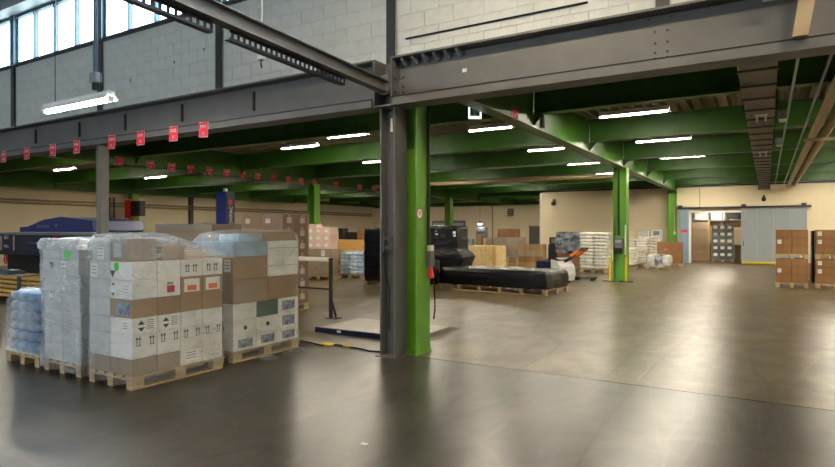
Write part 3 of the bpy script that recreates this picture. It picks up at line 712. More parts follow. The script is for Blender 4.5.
# tall brown stack behind the roller stand
pallet(-9.17, 9.25, 'wooden pallet under the tall brown carton stack by the roller stand', 1.2, .8)
lab_r = lambda i, j, l: [('R', .5, .55, .14, .12, 'carton_pink', None), ('F', .3, .5, .14, .1, 'carton_pink', None)]
grid_stack(-9.77, 8.85, .144, 2, 2, 7, .6, .4, .272, 'kraft_dark', 'brown carton', 'tall stack by the roller stand', 'tall brown carton stack', lab_r, 'tape_clear')
wrap('stretch_wrap', 'glossy clear film around the tall brown carton stack', 'film', [(.06, -9.79, -8.55, 8.83, 9.67), (2.05, -9.79, -8.55, 8.83, 9.67)], 'film_clear', m=16, dz=.08, amp=.008, seed=21)
# wide stack of flattened cardboard behind A
pallet(-11.15, 8.9, 'wide pallet under the wrapped flattened cardboard behind the pallets', 1.9, 1.0)
for k in range(17):
    tag(MB().box(-12.1 + random.uniform(0, .03), -10.2 - random.uniform(0, .03), 8.4 + random.uniform(0, .03), 9.4, .144 + k * .1, .144 + k * .1 + .098).build('cardboard_bundle', 'kraft_grey' if k % 3 else 'kraft'),
        f'flattened cardboard bundle, {ORD[k]} from the floor, wide wrapped stack at left', 'cardboard', 'flattened cardboard bundles')
wrap('stretch_wrap', 'clear film around the wide stack of flattened cardboard', 'film', [(.1, -12.12, -10.18, 8.38, 9.42), (1.86, -12.12, -10.18, 8.38, 9.42)], 'film_clear', m=18, dz=.08, amp=.012, seed=31)

# white-labelled stack further back
pallet(-13.45, 15.9, 'wooden pallet under the pale cartons beside the blue sacks', 1.2, .5)
grid_stack(-14.05, 15.68, .144, 2, 1, 3, .6, .45, .31, 'kraft_grey', 'grey-brown carton', 'lower stack beside far sacks', 'carton stack beside far sacks',
           lambda i, j, l: [('F', .3, .5, .16, .2, 'paper', 'lines')] if (l == 2 and i == 1) else [('R', .8, .5, .1, .12, 'print_red', None)])
grid_stack(-14.03, 15.68, 1.076, 3, 1, 3, .36, .42, .25, 'carton_pink', 'pale pink carton', 'upper stack beside far sacks', 'carton stack beside far sacks',
           lambda i, j, l: [('F', .5, .5, .14, .1, 'paper', None)])
carton(-13.8, 15.9, 1.826, .4, .35, .12, 'carton_pink', 'single pale carton on top of the stack beside far blue sacks', 'carton stack beside far sacks', (), None)
# blue sacks far
pallet(-12.8, 17.0, 'wooden pallet under the light blue sacks before the plywood crate', 1.2, .8)
sack_stack(-12.8, 17.0, .144, 2, 2, .6, .4, .135, 6, 'sack', 'light blue', 'pallet before the plywood crate', 'far blue sacks')
t = thing('plywood_crate', 'orange-brown plywood crate behind the light blue sacks', 'crate', (-14.05, 18.6, 0))
B('box_body', -.85, .85, -.5, .5, .1, 1.36, 'wood_yellow', t, .01)
for k in range(3): B('skid', -.8 + .75 * k, -.7 + .75 * k, -.5, .5, 0, .1, 'wood_pallet', t)
for k, (x, w, h, mm, lb) in enumerate(((-14.6, .18, .45, 'black', 'narrow black case standing on the plywood crate'), (-14.1, .5, .3, 'rubber', 'flat black case on the plywood crate'), (-13.5, .5, .36, 'kraft_dark', 'dark brown box on the plywood crate'))):
    t = thing('storage_case', lb, 'case', (x, 18.5, 1.36)); B('case_body', -w / 2, w / 2, -.2, .2, 0, h * .8, mm, t, .01); B('case_lid', -w / 2 - .01, w / 2 + .01, -.21, .21, h * .8, h, mm, t, .008)
# black wrapped towers
def black_load(cx, cy, sx, sy, h, plab, lab, rz=0., prof=None, seed=0, pz=.144):
    pallet(cx, cy, plab, sx, sy, rz)
    lv = prof or [(pz - .02, -sx / 2, sx / 2, -sy / 2, sy / 2), (h * .5, -sx / 2 - .01, sx / 2 + .01, -sy / 2 - .01, sy / 2 + .01), (h - .03, -sx / 2, sx / 2, -sy / 2, sy / 2), (h, -sx / 2 + .03, sx / 2 - .03, -sy / 2 + .03, sy / 2 - .03)]
    return wrap('black_wrapped_load', lab, 'wrapped load', lv, 'black_film', (cx, cy, 0), rz, m=14, dz=.05, amp=.02, fr=5, seed=seed)
black_load(-10.45, 15.3, .95, .8, 1.8, 'pallet under the black wrapped tower left of the columns', 'black film wrapped tower seen just left of the grey column', seed=41)
for k in range(3): pass
black_load(-9.3, 17.4, 1.2, 1.0, 1.87, 'pallet under the bulging black wrapped tower beside the green column', 'tall bulging black wrapped load just right of the green column', seed=43,
           prof=[(.124, -.6, .6, -.5, .5), (.5, -.6, .7, -.5, .5), (.85, -.6, .84, -.5, .5), (.95, -.6, .76, -.48, .5), (1.08, -.58, .6, -.45, .45), (1.82, -.58, .58, -.43, .43), (1.87, -.5, .52, -.38, .38)])
black_load(-8.95, 15.0, .95, .8, .85, 'pallet under the low black load beside the green column', 'low black wrapped load at the foot of the bulging tower', seed=47)
tag(MB().box(-.05, .05, -.004, 0, 0, .15).build('paper_label', 'paper', None, (-9.45, 16.955, 1.55)), 'white paper label on the bulging black wrapped load, left', 'label')
tag(MB().box(-.05, .05, -.004, 0, 0, .17).build('paper_label', 'paper', None, (-8.78, 16.955, 1.52), (0, 0, 0)), 'white paper label on the bulging black wrapped load, right edge', 'label')
# long flat black load
t = thing('long_pallet', 'very long low wooden pallet under the flat black wrapped load', 'pallet', (-6.55, 15.65, 0), R(-6))
for k in range(6):
    for j in range(3): B('block', -1.7 + k * .66, -1.6 + k * .66, -.75 + j * .7, -.65 + j * .7, .022, .13, 'wood_pallet', t)
for j in range(3): B('runner', -1.7, 1.7, -.76 + j * .7, -.64 + j * .7, 0, .022, 'wood_pallet', t)
for k in range(11): B('deck_board', -1.7 + k * .327, -1.57 + k * .327, -.78, .78, .13, .152, 'wood_pallet', t)
wrap('black_wrapped_load', 'long flat black wrapped load lying low on the hall floor', 'wrapped load', [(.152, -1.68, 1.68, -.74, .74), (.4, -1.69, 1.7, -.76, .76), (.56, -1.66, 1.68, -.74, .74), (.63, -1.6, 1.62, -.68, .68)], 'black_film', (-6.55, 15.65, 0), R(-6), m=24, dz=.04, amp=.02, fr=4, seed=51)
# OSB crate and workplace behind
t = thing('wooden_crate', 'pale chipboard crate behind the flat black load', 'crate', (-9.25, 20.5, 0))
B('box_body', -.62, .62, -.5, .5, .1, 1.14, 'osb', t, .008); B('corner_board', .5, .62, -.52, -.5, .1, 1.14, 'wood_yellow', t); B('corner_board', -.62, -.5, -.52, -.5, .1, 1.14, 'osb', t)
for k in range(3): B('skid', -.55 + .5 * k, -.45 + .5 * k, -.5, .5, 0, .1, 'wood_pallet', t)
t = thing('workbench', 'grey cluttered workbench behind the chipboard crate', 'workbench', (-12.6, 26.6, 0))
B('bench_top', -1.2, 1.2, -.4, .4, .86, .92, 'steel_grey', t)
for sx_ in (-1.1, 1.1):
    for sy_ in (-.33, .33): B('leg', sx_ - .03, sx_ + .03, sy_ - .03, sy_ + .03, 0, .86, 'steel_dark', t)
for k, (x, w, h, mm, lb) in enumerate(((-13.3, .35, .5, 'kraft_grey', 'brown parcel on the grey workbench'), (-12.8, .3, .38, 'steel_light', 'light grey device on the grey workbench'), (-12.3, .3, .6, 'kraft', 'tall brown parcel on the grey workbench'), (-11.75, .36, .42, 'kraft_grey', 'small brown parcel at the right end of the workbench'))):
    carton(x, 26.5, .92, w, .3, h, mm, lb, 'parcels on the workbench', (), 'tape_clear')
t = thing('control_cabinet', 'grey wall cabinet with a bright lamp above it, far back', 'cabinet', (-15.85, 34.5, 1.25))
B('cabinet_body', -.36, .36, -.12, .12, 0, 1.0 - .3, 'steel_light', t, .01); B('cabinet_door', -.33, .33, -.14, -.12, .03, .67, 'steel_grey', t, .005)
for k in range(3): B('display', -.2 + .15 * k, -.1 + .15 * k, -.146, -.14, .3, .45, 'ink', t)
B('stand', -.06, .06, -.06, .06, -1.25, 0, 'steel_grey', t)
t = thing('pendant_lamp', 'small bright pendant lamp above the grey cabinet far back', 'lamp', (-15.85, 34.2, 2.15))
m = MB(); m.tube([(0, 0, .02), (0, 0, .1), (0, 0, .2)], [.22, .16, .04], 12); m.build('shade', 'steel_light', t)
m = MB(); m.tube([(0, 0, .2), (0, 0, 2.58)], .008, 5); m.build('cord', 'rubber', t)
m = MB(); m.tube([(0, 0, -.03), (0, 0, .03)], .12, 10); m.build('bulb', 'bulb', t)
# carton pallets beyond
pallet(-9.9, 24.6, 'lower empty pallet under the film wrapped cartons behind the crate', 1.2, .8); 
for k in range(3): pallet(-9.9, 24.6, f'empty wooden pallet, {ORD[k + 1]} from the floor, under the wrapped light cartons', 1.2, .8, 0, .144 * (k + 1))
grid_stack(-10.5, 24.2, .576, 2, 2, 2, .58, .4, .42, 'kraft_grey', 'light brown carton', 'wrapped on four stacked pallets', 'cartons on stacked pallets')
carton(-9.95, 24.55, 1.42, .85, .6, .38, 'kraft_dark', 'single wide brown carton on top of the wrapped light cartons', 'cartons on stacked pallets', (), 'tape')
wrap('stretch_wrap', 'film around the light cartons on the four stacked pallets', 'film', [(.5, -10.52, -9.3, 24.18, 25.02), (1.42, -10.5, -9.32, 24.2, 25.0)], 'film_clear', m=12, dz=.1, amp=.012, seed=61)
pallet(-8.5, 23.6, 'wooden pallet under the small brown cartons near the pallet truck', 1.0, .8)
grid_stack(-8.98, 23.2, .144, 4, 2, 4, .24, .4, .25, ['kraft', 'kraft_dark', 'kraft_grey'], 'small brown carton', 'stack near the pallet truck', 'small carton stack near truck')
t = thing('dark_machine', 'dark upright machine between the small cartons and the wall edge', 'machine', (-8.15, 25.8, 0))
B('machine_body', -.3, .3, -.3, .3, 0, 1.1, 'black', t, .02); B('machine_head', -.25, .25, -.32, .2, 1.1, 1.42, 'rubber', t, .03); B('machine_panel', -.15, .15, -.34, -.32, 1.15, 1.35, 'steel_grey', t)
# electric pallet truck
t = thing('pallet_truck', 'electric pallet truck with orange tiller handle behind the flat load', 'pallet truck', (-5.75, 18.6, 0), R(-25))
B('battery_box', -.75, -.1, -.36, .36, .1, .72, 'blue_dark', t, .03)
m = MB(); m.prism([(-.1, .1), (.28, .1), (.34, .3), (.3, .55), (.16, .74), (-.1, .78)], 'y', -.34, .34); m.build('motor_cover', 'white', t)
m = MB(); m.prism([(.2, .78), (.02, .84), (-.3, .8), (-.3, .74), (.1, .7)], 'y', -.3, .3); m.build('cover_top', 'black', t)
m = MB(); m.tube([(.2, 0, .72), (.45, 0, .86), (.62, 0, .95)], .05, 8); m.build('tiller_arm', 'black', t)
m = MB(); m.tube([(.58, -.15, .92), (.74, -.14, 1.0), (.92, -.11, 1.1), (.92, .11, 1.1), (.74, .14, 1.0), (.58, .15, .92)], .045, 8); m.build('tiller_handle', 'orange', t)
m = MB(); m.tube([(.9, -.16, 1.1), (.98, -.1, 1.15), (1.02, .1, 1.16), (.92, .16, 1.1)], .03, 8); m.build('grip', 'black', t)
for y in (-.24, .24):
    B('fork', -1.9, -.75, y - .08, y + .08, .05, .1, 'steel_dark', t)
    m = MB(); m.tube([(.1, y - .05, .1), (.1, y + .05, .1)], .1, 14); m.build('wheel', 'rubber', t)
# low hand truck forks beyond
t = thing('fork_carriage', 'pair of dark fork tips poking out beside the flat black load', 'forks', (-5.35, 20.2, 0))
for y in (-.15, .15): B('fork', -.35, .35, y - .06, y + .06, .07, .11, 'black', t)
B('cross_bar', -.35, -.25, -.2, .2, .05, .13, 'black', t)
for x in (-.28, .25):
    m = MB(); m.tube([(x, -.2, .05), (x, .2, .05)], .05, 10); m.build('roller', 'rubber', t)
# wrapped silver-black load over brown cartons
pallet(-7.3, 25.3, 'wooden pallet under the silver and black wrapped load', 1.15, .8)
grid_stack(-7.86, 24.92, .144, 2, 1, 1, .56, .76, .6, 'kraft_dark', 'large brown carton', 'under the silver wrapped load', 'cartons under silver load', None, None)
wrap('silver_wrapped_load', 'silver and black film wrapped load resting on brown cartons', 'wrapped load', [(.744, -7.88, -6.78, 24.88, 25.7), (1.2, -7.92, -6.74, 24.86, 25.72), (1.66, -7.86, -6.8, 24.9, 25.68)], 'silver_wrap', m=14, dz=.06, amp=.03, fr=5, seed=71)
# white sacks
pallet(-6.1, 24.55, 'wooden pallet under the tall stack of white sacks', 1.1, .8)
sack_stack(-6.1, 24.55, .144, 2, 2, .55, .4, .135, 11, 'sack_white', 'white', 'tall stack beside the silver load', 'tall white sack stack')
wrap('stretch_wrap', 'clear film around the tall white sack stack', 'film', [(.1, -6.68, -5.52, 24.13, 24.97), (1.64, -6.66, -5.54, 24.14, 24.96)], 'film_clear', m=12, dz=.1, amp=.015, seed=75)
# loads behind the free-standing green column
pallet(-5.45, 27.6, 'pallet with low white sacks partly behind the green column', .8, .8)
sack_stack(-5.45, 27.6, .144, 1, 2, .76, .4, .13, 6, 'sack_white', 'white', 'low pile behind the green column', 'low white sack pile')
pallet(-5.35, 29.4, 'pallet with grey-white sacks right of the green column', 1.0, .8)
sack_stack(-5.35, 29.4, .144, 2, 2, .5, .4, .13, 9, 'sack_white', 'grey-white', 'pile right of the green column', 'white sack pile right of column')
pallet(-5.2, 32.2, 'pallet with sacks against the back wall', 1.1, .8)
sack_stack(-5.2, 32.2, .144, 2, 2, .55, .4, .14, 9, 'sack_white', 'pale', 'pile against the back wall', 'sack pile at back wall')
carton(-5.5, 32.2, 1.42, .5, .4, .28, 'carton_grey', 'grey box on top of the sacks at the back wall', 'boxes on sack pile', (), None)
carton(-4.88, 32.2, 1.42, .5, .4, .34, 'carton_white', 'white printed box on top of the sacks at the back wall', 'boxes on sack pile', [('F', .5, .5, .3, .22, 'print_blue', None)], None)
pallet(-4.0, 30.5, 'pallet under the big plain brown carton beside the sliding door', 1.1, .8)
carton(-4.02, 30.5, .144, 1.06, .76, 1.03, 'kraft_dark', 'big plain brown carton beside the sliding door', 'big brown carton', [('F', .35, .65, .12, .1, 'kraft_grey', None)], 'tape')
pallet(-4.12, 27.9, 'pallet with low film wrapped white bundles before the brown carton', 1.0, .8)
for k, (x, mm) in enumerate(((-4.44, 'sack_white'), (-4.12, 'silver_wrap'), (-3.8, 'sack_white'))):
    o = obj('wrapped_bundle', sack_mesh(.34, .74, .5, mm, k), None, (x, 27.9, .144)); tag(o, f'low wrapped bundle, {("left", "middle", "right")[k]} of three before the brown carton', 'bundle', 'low wrapped bundles')
wrap('stretch_wrap', 'milky film around the low bundles before the brown carton', 'film', [(.1, -4.64, -3.6, 27.48, 28.32), (.6, -4.6, -3.64, 27.52, 28.28), (.66, -4.5, -3.74, 27.6, 28.2)], 'film_dense', m=12, dz=.06, amp=.02, seed=81)

# brown carton stacks at right, two pallets high
def double_stack(x0, y0, w, d, nx, where, gname, marks):
    for u in range(2):
        zb = u * .87
        pallet(x0 + w / 2, y0 + d / 2, f'{("lower", "upper")[u]} wooden pallet of the {where}', w, d, 0, zb)
        for l in range(3):
            for j in range(2):
                for i in range(nx):
                    if j and i < nx - 1: continue
                    st = [('F', .22, .5, .1, .12, 'paper', 'lines')] if (u, l, i, j) in marks else []
                    hh = .2415
                    carton(x0 + w / nx * (i + .5), y0 + d / 2 * (j + .5), zb + .144 + hh * l, w / nx, d / 2, hh, 'kraft_dark',
                           f'brown carton, {("lower", "upper")[u]} pallet, {ORD[l]} layer, {ORD[i]} from left, {("front", "rear")[j]}, {where}', gname, st, 'tape', gap=.008)
double_stack(.24, 20.75, .82, .82, 2, 'left brown stack', 'cartons of the left brown stack', {(0, 1, 0, 0), (1, 1, 0, 0)})
double_stack(1.24, 20.9, 1.0, .82, 2, 'right brown stack', 'cartons of the right brown stack', {(0, 1, 0, 0), (0, 2, 0, 0), (1, 1, 0, 0), (1, 2, 0, 0), (1, 2, 1, 0)})
wrap('black_net', 'black film strip hanging on the side of the right brown stack', 'film', [(.15, 1.16, 1.22, 20.92, 21.7), (1.7, 1.17, 1.22, 20.92, 21.7)], 'black_film', m=5, dz=.1, amp=.012, seed=91)
pallet(1.35, 23.4, 'wooden pallet seen between the two brown stacks', .8, .8)
grid_stack(.96, 23.0, .144, 2, 1, 2, .39, .78, .5, ['kraft', 'carton_white'], 'large carton', 'behind the brown stacks', 'cartons behind the brown stacks')

# ================================================================== SLIDING DOOR AND STORE ROOM
d1 = tag(thing('door_1', None, None, (-1.12, YB, 0)), kind='structure')
for k in range(4): B('panel', k * .7 + .004, (k + 1) * .7 - .004, -.11, -.04, .05, 2.82, 'door_grey', d1, .004)
B('handle', .1, .13, -.15, -.11, .95, 1.2, 'black', d1)
B('bumper_bar', .05, 1.6, -.16, -.115, .06, .16, 'yellow', d1)
tag(d1, 'grey four-panel sliding door pushed open on the back wall')
m = MB(); m.box(-4.15, 1.85, YB - .16, YB - .03, 2.86, 2.96); tag(m.build('door_track', 'steel_dark'), 'dark overhead track carrying the grey sliding door', 'track')
for k, x in enumerate((-3.95, -1.0, 1.55)):
    B('track_bracket', x - .1, x + .1, YB - .2, YB - .02, 2.961, 3.06, 'steel_dark').update_tag()
    tag(bpy.context.scene.collection.objects[-1], f'small dark bracket on the door track, {ORD[k]} from left', 'bracket', 'door track brackets')
t = tag(thing('door_2', 'pale blue steel jamb of the store opening', None, (-4.0, YB, 0)), kind='structure')
B('jamb_panel', 0, .46, -.1, -.002, 0, 2.82, 'jamb', t); B('edge_strip', .46, .56, -.06, .28, 0, 2.74, 'white', t); B('red_sign', .08, .38, -.104, -.1, 1.62, 1.76, 'red_tag', t)
B('head_frame', .5, 2.9, -.02, .28, 2.66, 2.74, 'white', t)
# inside
t = thing('board_stack', 'tall brown board panel leaning inside the store at left', 'boards', (-3.45, 36.9, .01))
for k in range(5): B('board', -.6, .6, -.05, .05, .1 + k * .42, .1 + k * .42 + .41, 'kraft_grey', t, .006)
B('foot', -.58, .58, -.1, .1, 0, .1, 'wood_pallet', t)
B('edge_post', .6, .68, -.06, .06, 0, 2.25, 'wood_pallet', t)
pallet(-2.05, 35.9, 'wooden pallet inside the store under the dark printed boxes', 1.06, .8, 0, .01)
for l in range(5):
    for i in range(3):
        carton(-2.56 + .34 * (i + .5), 35.7, .154 + .37 * l,   .34, .4, .37, 'carton_dark', f'dark printed box with white lid, {ORD[l]} row up, {ORD[i]} from left, inside the store', 'printed boxes in store', [('F', .5, .72, .19, .15, 'paper', None)], None)
wrap('stretch_wrap', 'clear film around the dark printed boxes inside the store', 'film', [(.1, -2.6, -1.5, 35.47, 36.3), (2.02, -2.58, -1.52, 35.48, 36.29)], 'film_clear', m=10, dz=.15, amp=.01, seed=95)
t = thing('storage_rack', 'grey storage rack with shelves at the rear of the store', 'rack', (-2.2, 37.9, .01))
for z_ in (.9, 2.3): B('shelf', -2.4, 2.4, -.4, .4, z_, z_ + .06, 'steel_light', t)
for x in (-2.4, 0, 2.34):
    for y in (-.4, .34): B('upright', x, x + .06, y, y + .06, 0, 3.1, 'steel_grey', t)
for k in range(5):
    carton(-4.1 + .85 * k, 37.88, 2.37, .7, .5, .42, ('kraft_grey', 'carton_grey', 'carton_white', 'black', 'carton_white')[k], f'box on the upper shelf of the store rack, {ORD[k]} from left', 'boxes on the store rack', (), None)
for k in range(6):
    carton(-4.2 + .72 * k, 37.9, .97, .68, .55, .95, ('kraft', 'kraft_grey', 'kraft')[k % 3], f'tall brown box on the lower shelf of the store rack, {ORD[k]} from left', 'boxes on the store rack', (), None)

# ================================================================== MACHINES AT LEFT
t = thing('waste_compactor', 'long dark blue waste compactor with raised hood by the left wall', 'compactor', (-17.9, 9.0, 0))
m = MB(); m.box(-3.2, 2.6, 0, 2.0, .95, 1.58, .02); m.build('container_body', 'blue_dark', t)
m = MB(); m.prism([(-.3, .12), (2.6, .12), (2.6, .95), (-.1, .95)], 'y', .1, 1.9); m.build('lower_panel', 'blue_machine', t)
m = MB(); m.box(-3.2, -.4, .3, 1.9, .12, .95); m.build('press_chamber', 'black', t)
m = MB(); m.box(-3.2, 2.6, -.05, 2.05, 1.58, 1.66, .01); m.build('rim', 'steel_light', t)
for z_ in (1.08, 1.32): B('side_rib', -1.2, 2.5, -.06, 0, z_, z_ + .05, 'blue_machine', t, .01)
m = MB(); m.prism([(-2.3, 1.67), (-2.3, 1.82), (-1.8, 1.84), (-.9, 2.04), (.1, 2.12), (1.7, 2.0), (1.78, 1.72), (1.7, 1.67)], 'y', .25, 1.8); h_ = m.build('hood', 'blue_machine', t)
text('lettering', 'CONTAINER', .13, 'steel_light', h_, (-.9, .245, 1.83), FRONT); text('lettering', 'PP', .15, 'steel_light', h_, (-.15, .245, 1.86), FRONT)
text('lettering', 'UNITEC', .2, 'white', t, (1.55, -.062, 1.45), FRONT)
text('lettering', 'BIO', .17, 'white', t, (-2.45, -.062, 1.5), FRONT); text('lettering', 'MÜLL', .13, 'white', t, (-2.45, -.062, 1.22), FRONT)
for x, z_ in ((-2.5, .82), (.35, 1.45), (2.35, 1.45)):
    m = MB(); m.tube([(x + .08 * math.cos(a * .524), -.065, z_ + .13 * math.sin(a * .524)) for a in range(13)], .02, 6); m.build('red_ring', 'red', t)
for x in (-2.9, -2.1): B('stripe', x - .03, x + .03, -.02, 0, 1.1, 1.55, 'carton_pink', t)
for x in (-2.8, -.3, 2.3): B('skid', x - .1, x + .1, 0, 2, 0, .12, 'steel_dark', t)
t = thing('press_tower', 'upright dark blue press column with white vertical lettering', 'press', (-12.85, 11.05, 0))
B('tower_body', -.2, .2, -.15, .15, .1, 2.78, 'blue_machine', t, .008); B('side_panel', .2, .212, -.14, .14, .1, 2.76, 'blue_dark', t)
B('logo_mark', .212, .216, -.06, .06, 2.42, 2.56, 'print_red', t); B('base_frame', -.9, .35, -.5, .5, 0, .1, 'blue_dark', t); B('press_box', -.85, -.2, -.45, .45, .1, 1.75, 'blue_dark', t, .02)
text('lettering', 'ROMPAC', .15, 'white', t, (.214, .02, 2.08), (R(90), R(-90), R(90)))
m = MB(); m.tube([(0, 0, 2.78), (0, 0, 2.88)], .05, 10); m.build('lamp_cap', 'white', t)
# timber stack
base = (-15.6, 6.95); rz = R(3)
for k, x in enumerate((-1.3, .9)):
    tag(B('bearer', base[0] + x - .06, base[0] + x + .06, base[1] - .05, base[1] + .75, 0, .12, 'wood_pallet'), f'squared timber bearer under the plank stack, {("left", "right")[k]}', 'timber', 'bearers')
for l in range(5):
    for j in range(3):
        lx = 1.8 - random.uniform(0, .12) - (.12 if l == 3 else 0)
        x0 = -2.2 + random.uniform(0, .1)
        o = MB().box(x0, lx, -.12, .12, 0, .07, .004).build('plank', 'wood_yellow', None, (base[0], base[1] + .08 + j * .25 + random.uniform(-.01, .01), .12 + l * .108), (0, 0, 0))
        tag(o, f'yellow timber plank, {ORD[l]} layer up, {("front", "middle", "rear")[j]} of the stack before the compactor', 'plank', 'timber planks')
    if l < 4:
        for k, x in enumerate((-1.3, .9)):
            tag(B('spacer_batten', base[0] + x - .03, base[0] + x + .03, base[1] - .04, base[1] + .72, .19 + l * .108, .228 + l * .108, 'wood_pallet'), f'thin batten between planks, {ORD[l]} gap up, {("left", "right")[k]} side', 'batten', 'battens in the plank stack')
m = MB(); y0, y1, zt = base[1] - .06, base[1] + .73, .12 + 4 * .108 + .072
x = base[0] + .5
m.box(x - .08, x + .08, y0, y0 + .012, .1, zt + .01); m.box(x - .08, x + .08, y0, y1, zt, zt + .012); m.box(x - .08, x + .08, y1 - .012, y1, .1, zt + .01)
tag(m.build('strap', 'blue_strap'), 'grey-blue strap around the yellow plank stack', 'strap')
tag(sleeve([(zt, base[0] - 1.0, base[0] - .3, base[1] + .1, base[1] + .5), (zt + .1, base[0] - .9, base[0] - .4, base[1] + .15, base[1] + .45)], m=8, dz=.02, amp=.03, fr=5).build('tarpaulin', 'blue_strap', smooth=True), 'crumpled grey tarpaulin lying on the plank stack', 'tarpaulin')

# ================================================================== ROLLER STAND, PLATFORM, CABLE
t = thing('roller_stand', 'black stand with a pale horizontal roller beside the mixed pallet', 'stand', (-7.3, 8.86, 0))
B('post', -.03, .03, -.03, .03, 0, 1.17, 'black', t, .004); B('post', -1.13, -1.07, -.03, .03, 0, 1.17, 'black', t, .004)
m = MB(); m.tube([(0, 0, .42), (.13, 0, .02)], .022, 8); m.build('brace', 'black', t)
m = MB(); m.tube([(-1.05, 0, 1.14), (-.05, 0, 1.14)], .045, 14); m.build('roller', 'roll_white', t)
m = MB(); m.tube([(-1.1, 0, 1.14), (.05, 0, 1.14)], .018, 8); m.build('axle', 'black', t)
m = MB(); m.tube([(-1.07, 0, .56), (-.03, 0, .56)], .018, 8); m.build('cross_rail', 'black', t)
B('foot_plate', -.06, .2, -.1, .1, 0, .012, 'black', t)
t = thing('floor_platform', 'flat steel weighing platform with black edge on the floor', 'platform', (-5.55, 8.1, 0))
m = MB(); m.prism([(-.95, .005), (.95, .005), (.95, .075), (-.95, .075)], 'y', -.55, .6); m.build('deck_plate', 'plate', t)
B('edge_bar', -.97, .97, -.6, -.55, 0, .085, 'blue_dark', t); B('edge_label', -.5, -.42, -.603, -.6, .03, .07, 'white', t)
m = MB(); m.prism([(.6, .005), (1.0, .005), (.6, .075)], 'x', -.95, .95); m.build('ramp', 'plate', t)
pts = [(-5.62, 6.62, .012), (-5.55, 6.75, .012), (-5.42, 6.78, .012), (-5.22, 6.74, .012), (-4.98, 6.72, .012), (-4.8, 6.66, .012), (-4.62, 6.7, .012), (-4.58, 6.9, .012)]
t = thing('floor_cable', 'dark cable with yellow tape lying on the floor by the column', 'cable', (0, 0, 0))
m = MB(); m.tube([(-6.3, 6.75, .012), (-5.9, 6.7, .012)] + pts, .011, 6); m.build('cord', 'rubber', t)
for a, b in (((-5.7, 6.64), (-5.5, 6.8)), ((-5.32, 6.73), (-5.16, 6.77))): B('yellow_tape', a[0], b[0], a[1], b[1] - .02, .0, .028, 'yellow', t, .004)
# floor scraps
tag(MB().prism([(-.03, -.02), (.035, -.015), (.03, .02), (-.02, .018)], 'z', .001, .006).build('paper_scrap', 'scrap', None, (-2.75, 3.75, 0)), 'tiny white paper scrap on the dark floor in front', 'scrap')
tag(MB().box(-.5, .5, -.02, .02, .0005, .002).build('floor_tape', 'orange_tape', None, (1.1, 4.35, 0), (0, 0, R(2))), 'worn orange tape line on the floor at bottom right', 'tape')
tag(sleeve([(.001, -.09, .09, -.07, .07), (.012, -.06, .06, -.05, .05)], m=5, dz=.01, amp=.02, fr=14).build('film_scrap', 'film_dense', None, (.42, 4.42, 0), smooth=True), 'crumpled film scrap beside the orange floor tape', 'film scrap')

# ================================================================== COLUMN EQUIPMENT
def ring_sign(x, y, z, r, s, label):
    t = thing('number_sign', label, 'sign', (x, y, z), R(90))
    n = 24
    MB().prism([(r * math.cos(a * 2 * math.pi / n), r * math.sin(a * 2 * math.pi / n)) for a in range(n)], 'y', -.003, 0).build('disc', 'red', t)
    MB().prism([(r * .74 * math.cos(a * 2 * math.pi / n), r * .74 * math.sin(a * 2 * math.pi / n)) for a in range(n)], 'y', -.005, -.003).build('face', 'white', t)
    text('numeral', s, r * 1.15, 'ink', t, (0, -.006, 0), FRONT)
ring_sign(-4.097, 6.87, 1.94, .085, '9', 'round red-rimmed number sign on the near green column')
t = thing('power_socket', 'grey socket box with black conduit on the near green column', 'socket', (-4.1, 7.09, 0))
m = MB(); m.tube([(.02, 0, 1.45), (.02, 0, 3.8)], .02, 8); m.build('conduit', 'rubber', t)
B('box_body', .0, .08, -.05, .07, 1.2, 1.42, 'steel_grey', t, .008); B('cover', .08, .088, -.03, .05, 1.23, 1.37, 'steel_grey', t); B('breaker', .02, .08, -.03, .05, 1.42, 1.5, 'roll_white', t)
m = MB(); m.tube([(.05, .01, 1.2), (.05, 0, 1.13), (.07, -.01, 1.04)], [.025, .04, .045], 10); m.build('plug', 'red', t)
m = MB(); m.tube([(.08, .04, 1.0), (.07, .09, .8), (.07, .1, .6), (.06, .08, .45)], .01, 6); m.build('cord', 'rubber', t)
# device on the free-standing column and its bollards
t = thing('charging_box', 'grey control box with black conduit on the free-standing green column', 'box', (-4.3, 20.38, 0))
m = MB(); m.tube([(-.02, .1, 1.55), (-.02, .1, 3.8)], .035, 8); m.build('conduit', 'rubber', t)
B('box_body', -.14, .14, -.05, .1, 1.12, 1.46, 'steel_grey', t, .01); B('display', -.1, .1, -.056, -.05, 1.3, 1.4, 'steel_light', t); B('cable_holder', -.1, .08, -.04, .1, .92, 1.12, 'rubber', t, .01)
B('side_strip', .2, .24, -.0, .06, .9, 1.9, 'roll_white', t)
for k, x in enumerate((-4.55, -4.02)):
    t = thing('bollard', f'thin yellow bollard on a black foot, {("left", "right")[k]} of the green column', 'bollard', (x, 20.2, 0), 0, 'yellow bollards')
    m = MB(); m.tube([(0, 0, .02), (0, 0, .8)], .035, 10); m.build('post', 'yellow', t); B('foot', -.22, .22, -.1, .1, 0, .02, 'black', t); m = MB(); m.tube([(0, 0, .8), (0, 0, .82)], [.035, .02], 10); m.build('cap', 'yellow', t)
t = thing('light_switch', 'white switch with pipe on the green column at the door', 'switch', (-4.25, YB - .44, 0)); B('box_body', 0, .12, -.04, .02, 1.5, 1.68, 'white', t, .006)
m = MB(); m.tube([(.06, 0, 1.68), (.06, 0, 2.9)], .018, 6); m.build('conduit', 'roll_white', t)
